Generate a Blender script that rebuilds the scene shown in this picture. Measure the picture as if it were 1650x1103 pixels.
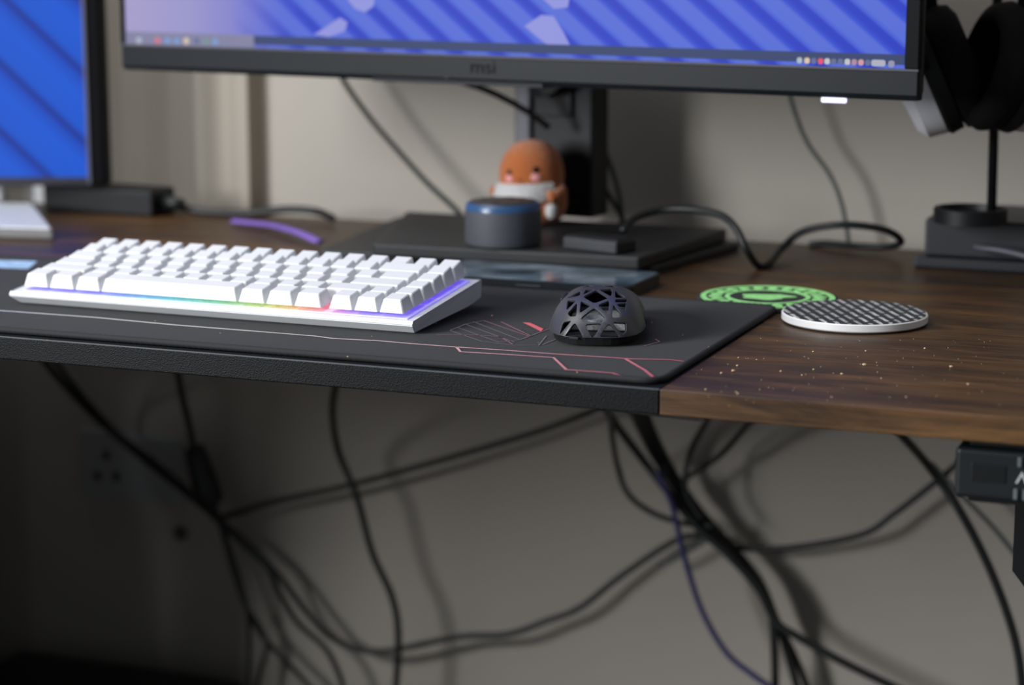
import bpy, bmesh, math, random
from mathutils import Vector, Matrix, noise
from mathutils.geometry import delaunay_2d_cdt

random.seed(7)
for o in list(bpy.data.objects):
    bpy.data.objects.remove(o)
scene = bpy.context.scene
COL = scene.collection
T = 0.74                       # height of the desk top above the floor
WALL_Y = 0.68                  # face of the back wall

# ------------------------------------------------------------------ camera
F_PX, YAW, PITCH = 3500.0, math.radians(-21.53), math.radians(10.81)
CAM = Vector((0.479, -1.192, T + 0.266))
FWD = Vector((math.sin(YAW) * math.cos(PITCH), math.cos(YAW) * math.cos(PITCH), -math.sin(PITCH)))
RIGHT = Vector((math.cos(YAW), -math.sin(YAW), 0))
UP = RIGHT.cross(FWD)
cam = bpy.data.cameras.new('camera')
cam.sensor_width = 36.0
cam.lens = F_PX / 1650 * 36
cam.clip_start = 0.05
cam_o = bpy.data.objects.new('camera', cam)
COL.objects.link(cam_o)
cam_o.location = CAM
cam_o.rotation_euler = Matrix((RIGHT, UP, -FWD)).transposed().to_euler()
scene.camera = cam_o
cam.dof.use_dof = True
cam.dof.focus_distance = 1.40
cam.dof.aperture_fstop = 4.3

# ------------------------------------------------------------------ light
w = bpy.data.worlds.new('world')
scene.world = w
w.use_nodes = True
bg = w.node_tree.nodes['Background']
bg.inputs[0].default_value = (0.86, 0.93, 1.0, 1)
bg.inputs[1].default_value = 0.15


def area_light(name, loc, target, sx, sy, power, color):
    d = bpy.data.lights.new(name, 'AREA')
    d.shape = 'RECTANGLE'
    d.size, d.size_y = sx, sy
    d.energy = power
    d.color = color
    o = bpy.data.objects.new(name, d)
    COL.objects.link(o)
    o.location = loc
    o.rotation_euler = (Vector(target) - Vector(loc)).to_track_quat('-Z', 'Y').to_euler()
    return o


# daylight from the window on the left behind the photographer
area_light('window_daylight', (-1.52, -1.68, 1.34), (-0.15, 0.45, 0.78), 0.58, 0.95, 62, (0.95, 0.98, 1.0))
# added overhead area light standing in for ceiling bounce
area_light('ceiling_bounce', (-0.9, -0.5, 2.5), (-0.4, 0.0, 0.7), 1.5, 1.5, 31, (0.97, 0.98, 1.0))

vs = scene.view_settings
vs.view_transform = 'Standard'
vs.look = 'None'
vs.exposure = 0.22
vs.gamma = 1.0
vs.use_curve_mapping = False


# ------------------------------------------------------------------ picture measurements -> places in the room
def ray(px, py):
    return FWD + RIGHT * ((px - 825) / F_PX) - UP * ((py - 551.5) / F_PX)


def oz(px, py, z=0.0):
    """point on the horizontal plane z above the desk top"""
    d = ray(px, py)
    return CAM + d * ((T + z - CAM.z) / d.z)


def oy(px, py, y):
    """point on the vertical plane at depth y"""
    d = ray(px, py)
    return CAM + d * ((y - CAM.y) / d.y)


# ------------------------------------------------------------------ materials
MATS = {}


def srgb(r, g, b):
    f = lambda c: ((c / 255 + 0.055) / 1.055) ** 2.4 if c > 10 else c / 255 / 12.92
    return (f(r), f(g), f(b), 1)


def new_mat(name):
    m = bpy.data.materials.new(name)
    m.use_nodes = True
    nt = m.node_tree
    return m, nt, nt.nodes['Principled BSDF']


def N(nt, kind, **kw):
    n = nt.nodes.new(kind)
    for k, v in kw.items():
        setattr(n, k, v)
    return n


def ramp(nt, stops, interp='LINEAR'):
    r = N(nt, 'ShaderNodeValToRGB')
    r.color_ramp.interpolation = interp
    e = r.color_ramp.elements
    while len(e) < len(stops):
        e.new(0.5)
    for el, (p, c) in zip(e, stops):
        el.position = p
        el.color = c
    return r


def mat(name, col, rough=0.5, metal=0.0, noise_amt=0.0, noise_scale=60, bump=0.0, bump_scale=400, coat=0.0, sheen=0.0, spec=0.5):
    if name in MATS:
        return MATS[name]
    m, nt, p = new_mat(name)
    p.inputs['Base Color'].default_value = col
    p.inputs['Roughness'].default_value = rough
    p.inputs['Metallic'].default_value = metal
    p.inputs['Coat Weight'].default_value = coat
    p.inputs['Sheen Weight'].default_value = sheen
    p.inputs['Specular IOR Level'].default_value = spec
    tc = N(nt, 'ShaderNodeTexCoord')
    if noise_amt > 0:
        nz = N(nt, 'ShaderNodeTexNoise')
        nz.inputs['Scale'].default_value = noise_scale
        nz.inputs['Detail'].default_value = 5
        nt.links.new(tc.outputs['Object'], nz.inputs['Vector'])
        a = tuple(c * (1 - noise_amt) for c in col[:3]) + (1,)
        b = tuple(min(1, c * (1 + noise_amt)) for c in col[:3]) + (1,)
        r = ramp(nt, [(0.3, a), (0.7, b)])
        nt.links.new(nz.outputs['Fac'], r.inputs[0])
        nt.links.new(r.outputs[0], p.inputs['Base Color'])
    if bump > 0:
        nz = N(nt, 'ShaderNodeTexNoise')
        nz.inputs['Scale'].default_value = bump_scale
        nz.inputs['Detail'].default_value = 3
        nt.links.new(tc.outputs['Object'], nz.inputs['Vector'])
        b = N(nt, 'ShaderNodeBump')
        b.inputs['Strength'].default_value = bump
        b.inputs['Distance'].default_value = 0.001
        nt.links.new(nz.outputs['Fac'], b.inputs['Height'])
        nt.links.new(b.outputs[0], p.inputs['Normal'])
    MATS[name] = m
    return m


def emit(name, col, strength=1.0):
    if name in MATS:
        return MATS[name]
    m, nt, p = new_mat(name)
    p.inputs['Base Color'].default_value = (0.01, 0.01, 0.01, 1)
    p.inputs['Emission Color'].default_value = col
    p.inputs['Emission Strength'].default_value = strength * 0.78
    p.inputs['Roughness'].default_value = 0.5
    p.inputs['Specular IOR Level'].default_value = 0.1
    MATS[name] = m
    return m


def wood_mat():
    m, nt, p = new_mat('rustic_wood')
    tc = N(nt, 'ShaderNodeTexCoord')
    mp = N(nt, 'ShaderNodeMapping')
    mp.inputs['Scale'].default_value = (3.4, 22, 22)
    nt.links.new(tc.outputs['Object'], mp.inputs[0])
    n1 = N(nt, 'ShaderNodeTexNoise')
    n1.inputs['Scale'].default_value = 1.6
    n1.inputs['Detail'].default_value = 8
    n1.inputs['Roughness'].default_value = 0.70
    n1.inputs['Distortion'].default_value = 0.7
    nt.links.new(mp.outputs[0], n1.inputs['Vector'])
    r1 = ramp(nt, [(0.28, srgb(36, 24, 14)), (0.45, srgb(64, 43, 23)), (0.58, srgb(90, 62, 32)), (0.78, srgb(126, 90, 48))])
    nt.links.new(n1.outputs['Fac'], r1.inputs[0])
    mp2 = N(nt, 'ShaderNodeMapping')
    mp2.inputs['Scale'].default_value = (14, 260, 260)
    nt.links.new(tc.outputs['Object'], mp2.inputs[0])
    n2 = N(nt, 'ShaderNodeTexNoise')
    n2.inputs['Scale'].default_value = 1.2
    n2.inputs['Detail'].default_value = 4
    nt.links.new(mp2.outputs[0], n2.inputs['Vector'])
    r2 = ramp(nt, [(0.32, (0.45, 0.43, 0.42, 1)), (0.62, (1, 1, 1, 1))])
    nt.links.new(n2.outputs['Fac'], r2.inputs[0])
    mx = N(nt, 'ShaderNodeMix', data_type='RGBA', blend_type='MULTIPLY')
    mx.inputs['Factor'].default_value = 0.8
    nt.links.new(r1.outputs[0], mx.inputs[6])
    nt.links.new(r2.outputs[0], mx.inputs[7])
    nt.links.new(mx.outputs[2], p.inputs['Base Color'])
    rr = ramp(nt, [(0.3, (0.36,) * 3 + (1,)), (0.7, (0.5,) * 3 + (1,))])
    nt.links.new(n1.outputs['Fac'], rr.inputs[0])
    nt.links.new(rr.outputs[0], p.inputs['Roughness'])
    b = N(nt, 'ShaderNodeBump')
    b.inputs['Strength'].default_value = 0.25
    b.inputs['Distance'].default_value = 0.0006
    nt.links.new(n2.outputs['Fac'], b.inputs['Height'])
    nt.links.new(b.outputs[0], p.inputs['Normal'])
    p.inputs['Specular IOR Level'].default_value = 0.45
    return m


def leather_mat():
    m, nt, p = new_mat('black_leather_grain')
    p.inputs['Base Color'].default_value = srgb(8, 9, 11)
    p.inputs['Roughness'].default_value = 0.55
    p.inputs['Specular IOR Level'].default_value = 0.18
    tc = N(nt, 'ShaderNodeTexCoord')
    mp = N(nt, 'ShaderNodeMapping')
    mp.inputs['Scale'].default_value = (0.75, 1.3, 1.3)
    nt.links.new(tc.outputs['Object'], mp.inputs[0])
    v = N(nt, 'ShaderNodeTexVoronoi')
    v.inputs['Scale'].default_value = 1050
    nt.links.new(mp.outputs[0], v.inputs['Vector'])
    b = N(nt, 'ShaderNodeBump')
    b.inputs['Strength'].default_value = 0.35
    b.inputs['Distance'].default_value = 0.0006
    nt.links.new(v.outputs['Distance'], b.inputs['Height'])
    nt.links.new(b.outputs[0], p.inputs['Normal'])
    return m


def wall_mat():
    return mat('painted_wall', srgb(165, 158, 149), 0.85, noise_amt=0.03, noise_scale=6, bump=0.15, bump_scale=350)


M_WOOD = wood_mat()
M_LEATHER = leather_mat()
M_WALL = wall_mat()
M_BLACK = mat('black_plastic', srgb(16, 17, 19), 0.5, spec=0.3, noise_amt=0.1, bump=0.1, bump_scale=900)
M_SATIN = mat('satin_dark_grey_plastic', srgb(32, 34, 39), 0.42, noise_amt=0.06, bump=0.1, bump_scale=1200)
M_BASE = mat('monitor_base_plastic', srgb(36, 37, 39), 0.5, spec=0.35, noise_amt=0.08, bump=0.12, bump_scale=900)
M_CABLE = mat('black_cable_rubber', srgb(13, 17, 18), 0.5, noise_amt=0.12, noise_scale=200)
M_CABLEG = mat('grey_cable_rubber', srgb(70, 78, 76), 0.55, noise_amt=0.1, noise_scale=200)
M_WHITE = mat('white_keyboard_plastic', srgb(214, 216, 218), 0.42, noise_amt=0.015, bump=0.05, bump_scale=1500)
M_KEY = mat('white_keycap_plastic', srgb(210, 211, 212), 0.5, noise_amt=0.015, bump=0.05, bump_scale=1800)
M_SILVER = mat('silver_aluminium', srgb(205, 207, 211), 0.45, 0.15, noise_amt=0.03, bump=0.08, bump_scale=1200)
M_PEARL = mat('pale_grey_shell', srgb(205, 205, 214), 0.4, 0.0, noise_amt=0.03)
M_PAD = mat('black_ear_cushion', srgb(6, 6, 7), 0.8, spec=0.2, noise_amt=0.2, bump=0.3, bump_scale=500)


# ------------------------------------------------------------------ mesh helpers
def finish(bm, name, m, parent=None, smooth=False, angle=None):
    me = bpy.data.meshes.new(name)
    bmesh.ops.recalc_face_normals(bm, faces=bm.faces)
    bm.to_mesh(me)
    bm.free()
    return place(me, name, m, parent, smooth)


def place(me, name, m, parent=None, smooth=False):
    o = bpy.data.objects.new(name, me)
    COL.objects.link(o)
    if m is not None and not me.materials:
        me.materials.append(m)
    if smooth:
        me.shade_smooth()
        if smooth != True:
            me.set_sharp_from_angle(angle=math.radians(smooth))
    if parent is not None:
        o.parent = parent
    return o


def tag(o, label, cat, group=None, kind=None):
    o['label'] = label
    o['category'] = cat
    if group:
        o['group'] = group
    if kind:
        o['kind'] = kind
    return o


def thing(name, label, cat, loc=(0, 0, 0), rz=0.0, group=None):
    o = bpy.data.objects.new(name, None)
    COL.objects.link(o)
    o.empty_display_size = 0.02
    o.location = loc
    o.rotation_euler = (0, 0, rz)
    return tag(o, label, cat, group)


def local(root, P):
    """world point -> coordinates of a root that is only moved and turned about z"""
    return Matrix.Rotation(-root.rotation_euler.z, 4, 'Z') @ (Vector(P) - root.location)


def box(x0, x1, y0, y1, z0, z1, bev=0.0, seg=2, bm=None):
    bm = bm or bmesh.new()
    r = bmesh.ops.create_cube(bm, size=1)
    vv = r['verts']
    for v in vv:
        v.co = Vector((x0 + (v.co.x + 0.5) * (x1 - x0), y0 + (v.co.y + 0.5) * (y1 - y0), z0 + (v.co.z + 0.5) * (z1 - z0)))
    if bev:
        ed = list({e for v in vv for e in v.link_edges})
        bmesh.ops.bevel(bm, geom=ed, offset=bev, segments=seg, profile=0.5, affect='EDGES')
    return bm


def prism(poly, z0, z1, bev=0.0, seg=2, bm=None, top=None):
    """poly: list of (x, y); top: other outline at z1 with the same number of points"""
    bm = bm or bmesh.new()
    top = top or poly
    a = [bm.verts.new((p[0], p[1], z0)) for p in poly]
    b = [bm.verts.new((p[0], p[1], z1)) for p in top]
    n = len(poly)
    fs = [bm.faces.new(a[::-1]), bm.faces.new(b)]
    for i in range(n):
        fs.append(bm.faces.new((a[i], a[(i + 1) % n], b[(i + 1) % n], b[i])))
    if bev:
        ed = list({e for f in fs for e in f.edges})
        bmesh.ops.bevel(bm, geom=ed, offset=bev, segments=seg, profile=0.5, affect='EDGES')
    return bm


def lathe(prof, n=48, bm=None, center=(0, 0)):
    bm = bm or bmesh.new()
    rings = []
    for r, z in prof:
        if r < 1e-6:
            rings.append([bm.verts.new((center[0], center[1], z))])
        else:
            rings.append([bm.verts.new((center[0] + r * math.cos(2 * math.pi * k / n), center[1] + r * math.sin(2 * math.pi * k / n), z)) for k in range(n)])
    for A, B in zip(rings, rings[1:]):
        for k in range(n):
            k2 = (k + 1) % n
            if len(A) == 1 and len(B) == 1:
                continue
            if len(A) == 1:
                bm.faces.new((A[0], B[k2], B[k]))
            elif len(B) == 1:
                bm.faces.new((A[k], A[k2], B[0]))
            else:
                bm.faces.new((A[k], A[k2], B[k2], B[k]))
    return bm


def spline(pts, steps=8, closed=False):
    pts = [Vector(p) for p in pts]
    n = len(pts)
    out = []
    rng = range(n if closed else n - 1)
    for i in rng:
        g = lambda k: pts[k % n] if closed else pts[max(0, min(n - 1, k))]
        p0, p1, p2, p3 = g(i - 1), g(i), g(i + 1), g(i + 2)
        for s in range(steps):
            t = s / steps
            out.append(0.5 * ((2 * p1) + (p2 - p0) * t + (2 * p0 - 5 * p1 + 4 * p2 - p3) * t * t + (3 * p1 - p0 - 3 * p2 + p3) * t ** 3))
    if not closed:
        out.append(pts[-1])
    return out


def tube(path, r, n=10, closed=False, bm=None, flat=None):
    """sweep a circle (or ellipse: flat = (radius along the up vector, radius across)) along a path"""
    bm = bm or bmesh.new()
    m = len(path)
    ref = None
    rings = []
    for i, p in enumerate(path):
        a = path[(i - 1) % m] if (closed or i) else p
        b = path[(i + 1) % m] if (closed or i < m - 1) else p
        t = (b - a).normalized()
        if ref is None:
            ref = Vector((0, 0, 1)) if abs(t.z) < 0.9 else Vector((1, 0, 0))
        ref = (ref - t * ref.dot(t)).normalized()
        s = t.cross(ref)
        ru, rs = flat if flat else ((r[i], r[i]) if isinstance(r, (list, tuple)) else (r, r))
        rings.append([bm.verts.new(p + ref * (ru * math.cos(2 * math.pi * k / n)) + s * (rs * math.sin(2 * math.pi * k / n))) for k in range(n)])
    for i in range(m if closed else m - 1):
        A, B = rings[i], rings[(i + 1) % m]
        for k in range(n):
            bm.faces.new((A[k], A[(k + 1) % n], B[(k + 1) % n], B[k]))
    if not closed:
        bm.faces.new(rings[0][::-1])
        bm.faces.new(rings[-1])
    return bm


def rounded_rect(x0, x1, y0, y1, r, n=6):
    out = []
    for cx, cy, a0 in ((x1 - r, y0 + r, -90), (x1 - r, y1 - r, 0), (x0 + r, y1 - r, 90), (x0 + r, y0 + r, 180)):
        for k in range(n + 1):
            a = math.radians(a0 + 90 * k / n)
            out.append((cx + r * math.cos(a), cy + r * math.sin(a)))
    return out


def structure(o):
    o['kind'] = 'structure'
    return o


# ================================================================== SETTING
wl = structure(finish(box(-2.6, 2.2, WALL_Y, WALL_Y + 0.12, 0, 2.6), 'wall_back', M_WALL))
fl = structure(finish(box(-2.6, 2.2, -2.6, WALL_Y, -0.05, 0), 'floor', mat('dark_floor', srgb(70, 62, 55), 0.6, noise_amt=0.2, noise_scale=12)))

# added glowing window pane, unseen, to backlight the curtain
wx0, wx1 = oy(40, 200, WALL_Y).x, oy(372, 200, WALL_Y).x
win = structure(finish(box(wx0 + 0.01, wx1 - 0.012, WALL_Y - 0.004, WALL_Y - 0.0005, T - 0.04, T + 0.98), 'added_window', emit('curtain_backlight', (0.93, 0.97, 1.0, 1), 0.55)))
for xa, xb, za, zb_ in ((wx0, wx0 + 0.0098, T - 0.05, T + 0.99), (wx1 - 0.0118, wx1, T - 0.05, T + 0.99), (wx0 + 0.01, wx1 - 0.012, T - 0.05, T - 0.0402), (wx0 + 0.01, wx1 - 0.012, T + 0.9802, T + 0.99)):
    finish(box(xa, xb, WALL_Y - 0.006, WALL_Y - 0.0004, za, zb_, 0.0006), 'added_window_frame', mat('added_window_frame_white', srgb(190, 188, 184), 0.5), win)
# short beige curtain at the left end of the wall, ending behind the desk
bm = bmesh.new()
rows_ = []
cx0, cx1 = oy(60, 200, 0.655).x, oy(398, 200, 0.655).x
nc = 150
def fold_y(t):
    return 0.662 - 0.0040 * math.sin(2 * math.pi * (t * 4.3 + 0.10 * math.sin(9 * t))) - 0.002 * math.sin(2 * math.pi * t * 9.1 + 1.0)
for zz in (T - 0.10, T + 0.25, T + 0.6, T + 1.0):
    rows_.append([bm.verts.new((cx0 + (cx1 - cx0) * k / nc, fold_y(k / nc), zz)) for k in range(nc + 1)])
for A, B in zip(rows_, rows_[1:]):
    for i in range(nc):
        bm.faces.new((A[i], A[i + 1], B[i + 1], B[i]))
cm_, nt_, p_ = new_mat('curtain_cloth')
p_.inputs['Base Color'].default_value = srgb(188, 180, 168)
p_.inputs['Roughness'].default_value = 0.9
tl_n = N(nt_, 'ShaderNodeBsdfTranslucent')
tl_n.inputs[0].default_value = srgb(206, 196, 182)
mx_n = N(nt_, 'ShaderNodeMixShader')
mx_n.inputs[0].default_value = 0.42
wv_ = N(nt_, 'ShaderNodeTexNoise')
wv_.inputs['Scale'].default_value = 1500
bp_ = N(nt_, 'ShaderNodeBump')
bp_.inputs['Strength'].default_value = 0.2
bp_.inputs['Distance'].default_value = 0.001
nt_.links.new(wv_.outputs['Fac'], bp_.inputs['Height'])
nt_.links.new(bp_.outputs[0], p_.inputs['Normal'])
nt_.links.new(p_.outputs[0], mx_n.inputs[1])
nt_.links.new(tl_n.outputs[0], mx_n.inputs[2])
nt_.links.new(mx_n.outputs[0], nt_.nodes['Material Output'].inputs['Surface'])
cu_ = finish(bm, 'curtain', cm_, None, smooth=True)
tag(cu_, 'plain beige curtain in soft folds behind the side monitor', 'curtain')

# ================================================================== DESK
SEAM = 0.102
DESK_L, DESK_R, DESK_D, TH = -1.12, 0.62, 0.615, 0.0155
desk = thing('standing_desk', 'dark rustic wooden standing desk with black front board', 'desk', (-0.18, 0.3, 0))


def dl(bm):
    bmesh.ops.translate(bm, verts=bm.verts, vec=-desk.location)
    return bm


finish(dl(prism([(SEAM, 0), (DESK_R, 0), (DESK_R, DESK_D), (DESK_L, DESK_D), (DESK_L, 0.24), (SEAM, 0.24)], T - TH, T, 0.0008, 2)), 'tabletop_board', M_WOOD, desk)
b = finish(dl(box(DESK_L, SEAM - 0.0004, 0, 0.2396, T - TH, T, 0.0009, 2)), 'front_board', M_LEATHER, desk)
b['label'] = 'black leather-grained front board'
finish(dl(box(DESK_L, SEAM - 0.0004, -0.0001, 0.0006, T - 0.0006, T + 0.0001)), 'edge_highlight', mat('pale_edge_highlight', srgb(78, 84, 86), 0.4), desk)  # light caught along the board edge, put in as a paler strip
finish(dl(box(DESK_L + 0.1, DESK_R - 0.1, 0.28, 0.34, T - TH - 0.042, T - TH - 0.0005, 0.003)), 'crossbar', M_BLACK, desk)
bm = prism([(0.058, 0.014), (0.128, 0.006), (0.128, 0.06), (0.058, 0.06)], T - TH - 0.0035, T - TH - 0.0003, 0.0005)
finish(dl(bm), 'joining_bracket', M_BLACK, desk)
for lx in (-0.70, oy(1634, 850, 0.265).x + 0.05):
    # motor housing with a slanted foot end, then the lifting column and the floor foot
    bm = bmesh.new()
    a, z1 = 0.05, T - TH - 0.0006
    hz = [(-a, z1), (a, z1), (a, z1 - 0.15), (a - 0.02, z1 - 0.175), (-a + 0.02, z1 - 0.175), (-a, z1 - 0.15)]
    fv = [bm.verts.new((lx + x, 0.265, z)) for x, z in hz]
    bv = [bm.verts.new((lx + x, 0.345, z)) for x, z in hz]
    bm.faces.new(fv); bm.faces.new(bv[::-1])
    for i in range(6):
        j = (i + 1) % 6
        bm.faces.new((fv[i], bv[i], bv[j], fv[j]))
    leg = finish(dl(bm), 'leg_housing', M_BLACK, desk)
    finish(dl(box(lx - 0.03, lx + 0.03, 0.28, 0.33, 0.03, T - 0.17, 0.004)), 'leg', M_BLACK, desk)
    finish(dl(box(lx - 0.035, lx + 0.035, 0.02, 0.58, 0.0, 0.03, 0.006)), 'foot', M_BLACK, desk)

# height control handset under the front edge
h0 = oy(1537, 775, 0.012)
h1 = oy(1800, 800, 0.012)
hs = thing('desk_controller', 'dark grey desk height handset under the front right edge with arrow key', 'controller', (h0.x + 0.06, 0.03, T - TH - 0.034))
zt, zb = 0.0325, -0.0035
M_HAND = mat('handset_plastic', srgb(24, 28, 31), 0.5, spec=0.3, noise_amt=0.05)
finish(box(-0.06, 0.06, -0.018, 0.03, zb + 0.0015, 0.0272, 0.0028, 3), 'body', M_HAND, hs)
finish(box(-0.053, 0.06, -0.012, 0.03, 0.0273, 0.0330, 0.001), 'mounting_plate', M_HAND, hs)
finish(box(-0.053, 0.06, -0.013, 0.03, zb - 0.0015, zb + 0.0014, 0.0008), 'bottom_lip', M_BLACK, hs)
d = finish(box(-0.0505, -0.0310, -0.0186, -0.0175, 0.0085, 0.0188, 0.0004), 'display', mat('dark_display', srgb(15, 19, 21), 0.35), hs)
for k, (xx, za, zc) in enumerate([(-0.0236, 0.0190, 0.0245), (-0.0252, 0.0000, 0.0062), (-0.0200, 0.0000, 0.0062), (-0.0190, 0.0190, 0.0245), (-0.0140, 0.0000, 0.0062)]):
    finish(box(xx - 0.0011, xx + 0.0011, -0.0195, -0.0175, za, zc, 0.0004), 'button_rib', mat('grey_button', srgb(100, 106, 108), 0.35), hs)
for cx_, up_ in ((-0.0222, 1), (-0.004, -1)):
    bm = bmesh.new()
    for sx in (-1, 1):
        pts = [(cx_, 0.0165), (cx_ + sx * 0.0035, 0.0095), (cx_ + sx * 0.0022, 0.0095), (cx_, 0.0140)]
        if up_ < 0:
            pts = [(x, 0.026 - z) for x, z in pts]
        bm.faces.new([bm.verts.new((x, -0.0184, z)) for x, z in pts])
    r = bmesh.ops.extrude_face_region(bm, geom=bm.faces[:])
    bmesh.ops.translate(bm, verts=[v for v in r['geom'] if isinstance(v, bmesh.types.BMVert)], vec=(0, -0.0003, 0))
    a = finish(bm, 'arrow_mark', mat('pale_marking', srgb(190, 192, 192), 0.5), hs)
    a['label'] = 'pale arrow marking'

# ================================================================== DESK MAT
MX0, MX1, MY0, MY1, MH = -0.70, 0.0985, 0.010, 0.283, 0.004
M_MAT = mat('mat_cloth', srgb(23, 23, 26), 0.9, noise_amt=0.10, noise_scale=900, bump=0.25, bump_scale=2500, sheen=0.08, spec=0.15)
dm = thing('desk_mat', 'large dark grey cloth desk mat with pink and white circuit lines', 'mat', (0, 0, T))
finish(prism(rounded_rect(MX0, MX1, MY0, MY1, 0.012), 0.0003, MH - 0.0003, 0.0), 'cloth', M_MAT, dm)
edge = [Vector((x, y, 0.0023)) for x, y in rounded_rect(MX0, MX1, MY0, MY1, 0.012)]
dense = []
for i, p in enumerate(edge):
    q = edge[(i + 1) % len(edge)]
    L = (q - p).length
    k = max(1, int(L / 0.0022))
    for s in range(k):
        dense.append(p.lerp(q, s / k))
rr = [0.0021 + (0.00028 if i % 2 else 0.0) for i in range(len(dense))]
e = finish(tube(dense, rr, 8, closed=True), 'stitched_edge', mat('black_stitching', srgb(20, 20, 23), 0.8, noise_amt=0.3, noise_scale=1200), dm, smooth=True)
e['label'] = 'black stitched edge'


def print_mat(name, stops, em=0.0):
    m, nt, p = new_mat(name)
    tc = N(nt, 'ShaderNodeTexCoord')
    sx = N(nt, 'ShaderNodeSeparateXYZ')
    nt.links.new(tc.outputs['Object'], sx.inputs[0])
    mr = N(nt, 'ShaderNodeMapRange')
    mr.inputs['From Min'].default_value = -0.5
    mr.inputs['From Max'].default_value = 0.1
    nt.links.new(sx.outputs['X'], mr.inputs['Value'])
    r = ramp(nt, stops)
    nt.links.new(mr.outputs[0], r.inputs[0])
    nt.links.new(r.outputs[0], p.inputs['Base Color'])
    p.inputs['Roughness'].default_value = 0.7
    return m


M_LINE = print_mat('print_lines', [(0.0, srgb(170, 175, 195)), (0.35, srgb(188, 190, 182)), (0.62, srgb(200, 184, 178)), (0.80, srgb(200, 146, 148)), (1.0, srgb(172, 78, 96))])
M_FAINT = mat('print_faint', srgb(108, 98, 102), 0.75, noise_amt=0.1)
M_FAINTP = mat('print_faint_pink', srgb(128, 88, 98), 0.75, noise_amt=0.1)


def flat_line(px, width, bm, z=MH + 0.00005):
    P = [oz(x, y, z) - Vector((0, 0, T)) for x, y in px]
    L, R = [], []
    for i, p in enumerate(P):
        a, b_ = P[max(0, i - 1)], P[min(len(P) - 1, i + 1)]
        t = (b_ - a).normalized()
        n = Vector((-t.y, t.x, 0))
        L.append(bm.verts.new(p + n * width / 2))
        R.append(bm.verts.new(p - n * width / 2))
    for i in range(len(P) - 1):
        bm.faces.new((L[i], R[i], R[i + 1], L[i + 1]))


for wd, m, pts in [
    (0.0034, M_LINE, [(-30, 498), (0, 500), (153, 511), (280, 523), (420, 534)]),
    (0.0026, M_LINE, [(420, 534), (507, 541), (538, 545), (609, 548.5), (660, 553), (735.6, 558.7), (814.5, 563.8), (896, 570), (967, 574.5), (1018, 577.8), (1079, 579), (1102, 581.6)]),
    (0.0026, M_LINE, [(735.6, 558.7), (742, 566.3), (814.5, 570.5), (892, 575.7), (912.5, 595), (987.5, 600.5), (1003, 606)]),
    (0.0030, M_LINE, [(1008, 577.8), (1038.5, 595.5), (1053.7, 607.8)]),
    (0.0016, M_FAINTP, [(703, 539), (763, 539), (805.5, 542), (826, 554)]),
    (0.0012, M_FAINT, [(725, 532), (776, 549.5)]),
    (0.0012, M_FAINT, [(738, 527.5), (804, 551)]),
    (0.0012, M_FAINT, [(750, 522), (829, 551)]),
    (0.0012, M_FAINT, [(763, 518), (838, 547)]),
    (0.0014, M_FAINTP, [(779, 516), (854, 542)]),
    (0.0018, M_FAINTP, [(807, 518), (856, 541)]),
    (0.0012, M_FAINT, [(725, 532), (750, 522), (779, 516)]),
    (0.0012, M_FAINT, [(804, 551), (838, 547), (891, 527)]),
    (0.0012, M_FAINT, [(776, 549.5), (829, 556), (868, 556), (880, 541)]),
    (0.0012, M_FAINT, [(866, 551), (874, 555), (898, 545)]),
    (0.0012, M_FAINTP, [(1038, 557), (1063, 550), (1056, 546)]),
]:
    bm = bmesh.new()
    flat_line(pts, wd * 0.75, bm)
    finish(bm, 'printed_line', m, dm)
bm = bmesh.new()
bm.faces.new([bm.verts.new(oz(x, y, MH + 0.00005) - Vector((0, 0, T))) for x, y in ((841.7, 519), (871.6, 533.5), (876, 529.4), (854, 519.6))])
finish(bm, 'printed_patch', mat('print_coral', srgb(206, 96, 100), 0.7, noise_amt=0.1, noise_scale=300), dm)
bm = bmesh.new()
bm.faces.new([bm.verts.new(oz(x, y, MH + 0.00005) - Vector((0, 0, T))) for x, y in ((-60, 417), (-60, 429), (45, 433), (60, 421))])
finish(bm, 'pale_blue_band', mat('mat_pale_blue', srgb(160, 190, 222), 0.6, noise_amt=0.25, noise_scale=90), dm)  # flat pale blue band at the rear left of the mat

# ================================================================== KEYBOARD
U = 0.01864
UY = 0.0171                    # row pitch
KW, KD = 0.315, 0.115
kb = thing('mechanical_keyboard', 'white compact mechanical keyboard with rainbow lighting under blank white keys', 'keyboard', (-0.409, 0.088, T + MH), math.radians(-1.03))
tilt = math.radians(5.6)


def case_section(y):
    return None


# case: side outline (y, z) swept along x
out = [(0.0062, 0.0006), (0.0, 0.0064), (0.0022, 0.0098), (KD - 0.002, 0.0098 + (KD - 0.004) * math.tan(tilt)), (KD, 0.0085 + KD * math.tan(tilt)),
       (KD - 0.001, 0.0075), (KD * 0.78, 0.0046)]
bm = bmesh.new()
A = [bm.verts.new((0.0 + (0.006 if z < 0.003 else 0), y, z)) for y, z in out]
B = [bm.verts.new((KW - (0.001 if z < 0.003 else 0), y, z)) for y, z in out]
bm.faces.new(A)
bm.faces.new(B[::-1])
top_face = None
for i in range(len(out)):
    j = (i + 1) % len(out)
    f = bm.faces.new((A[i], B[i], B[j], A[j]))
    if i == 2:
        top_face = f
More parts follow.
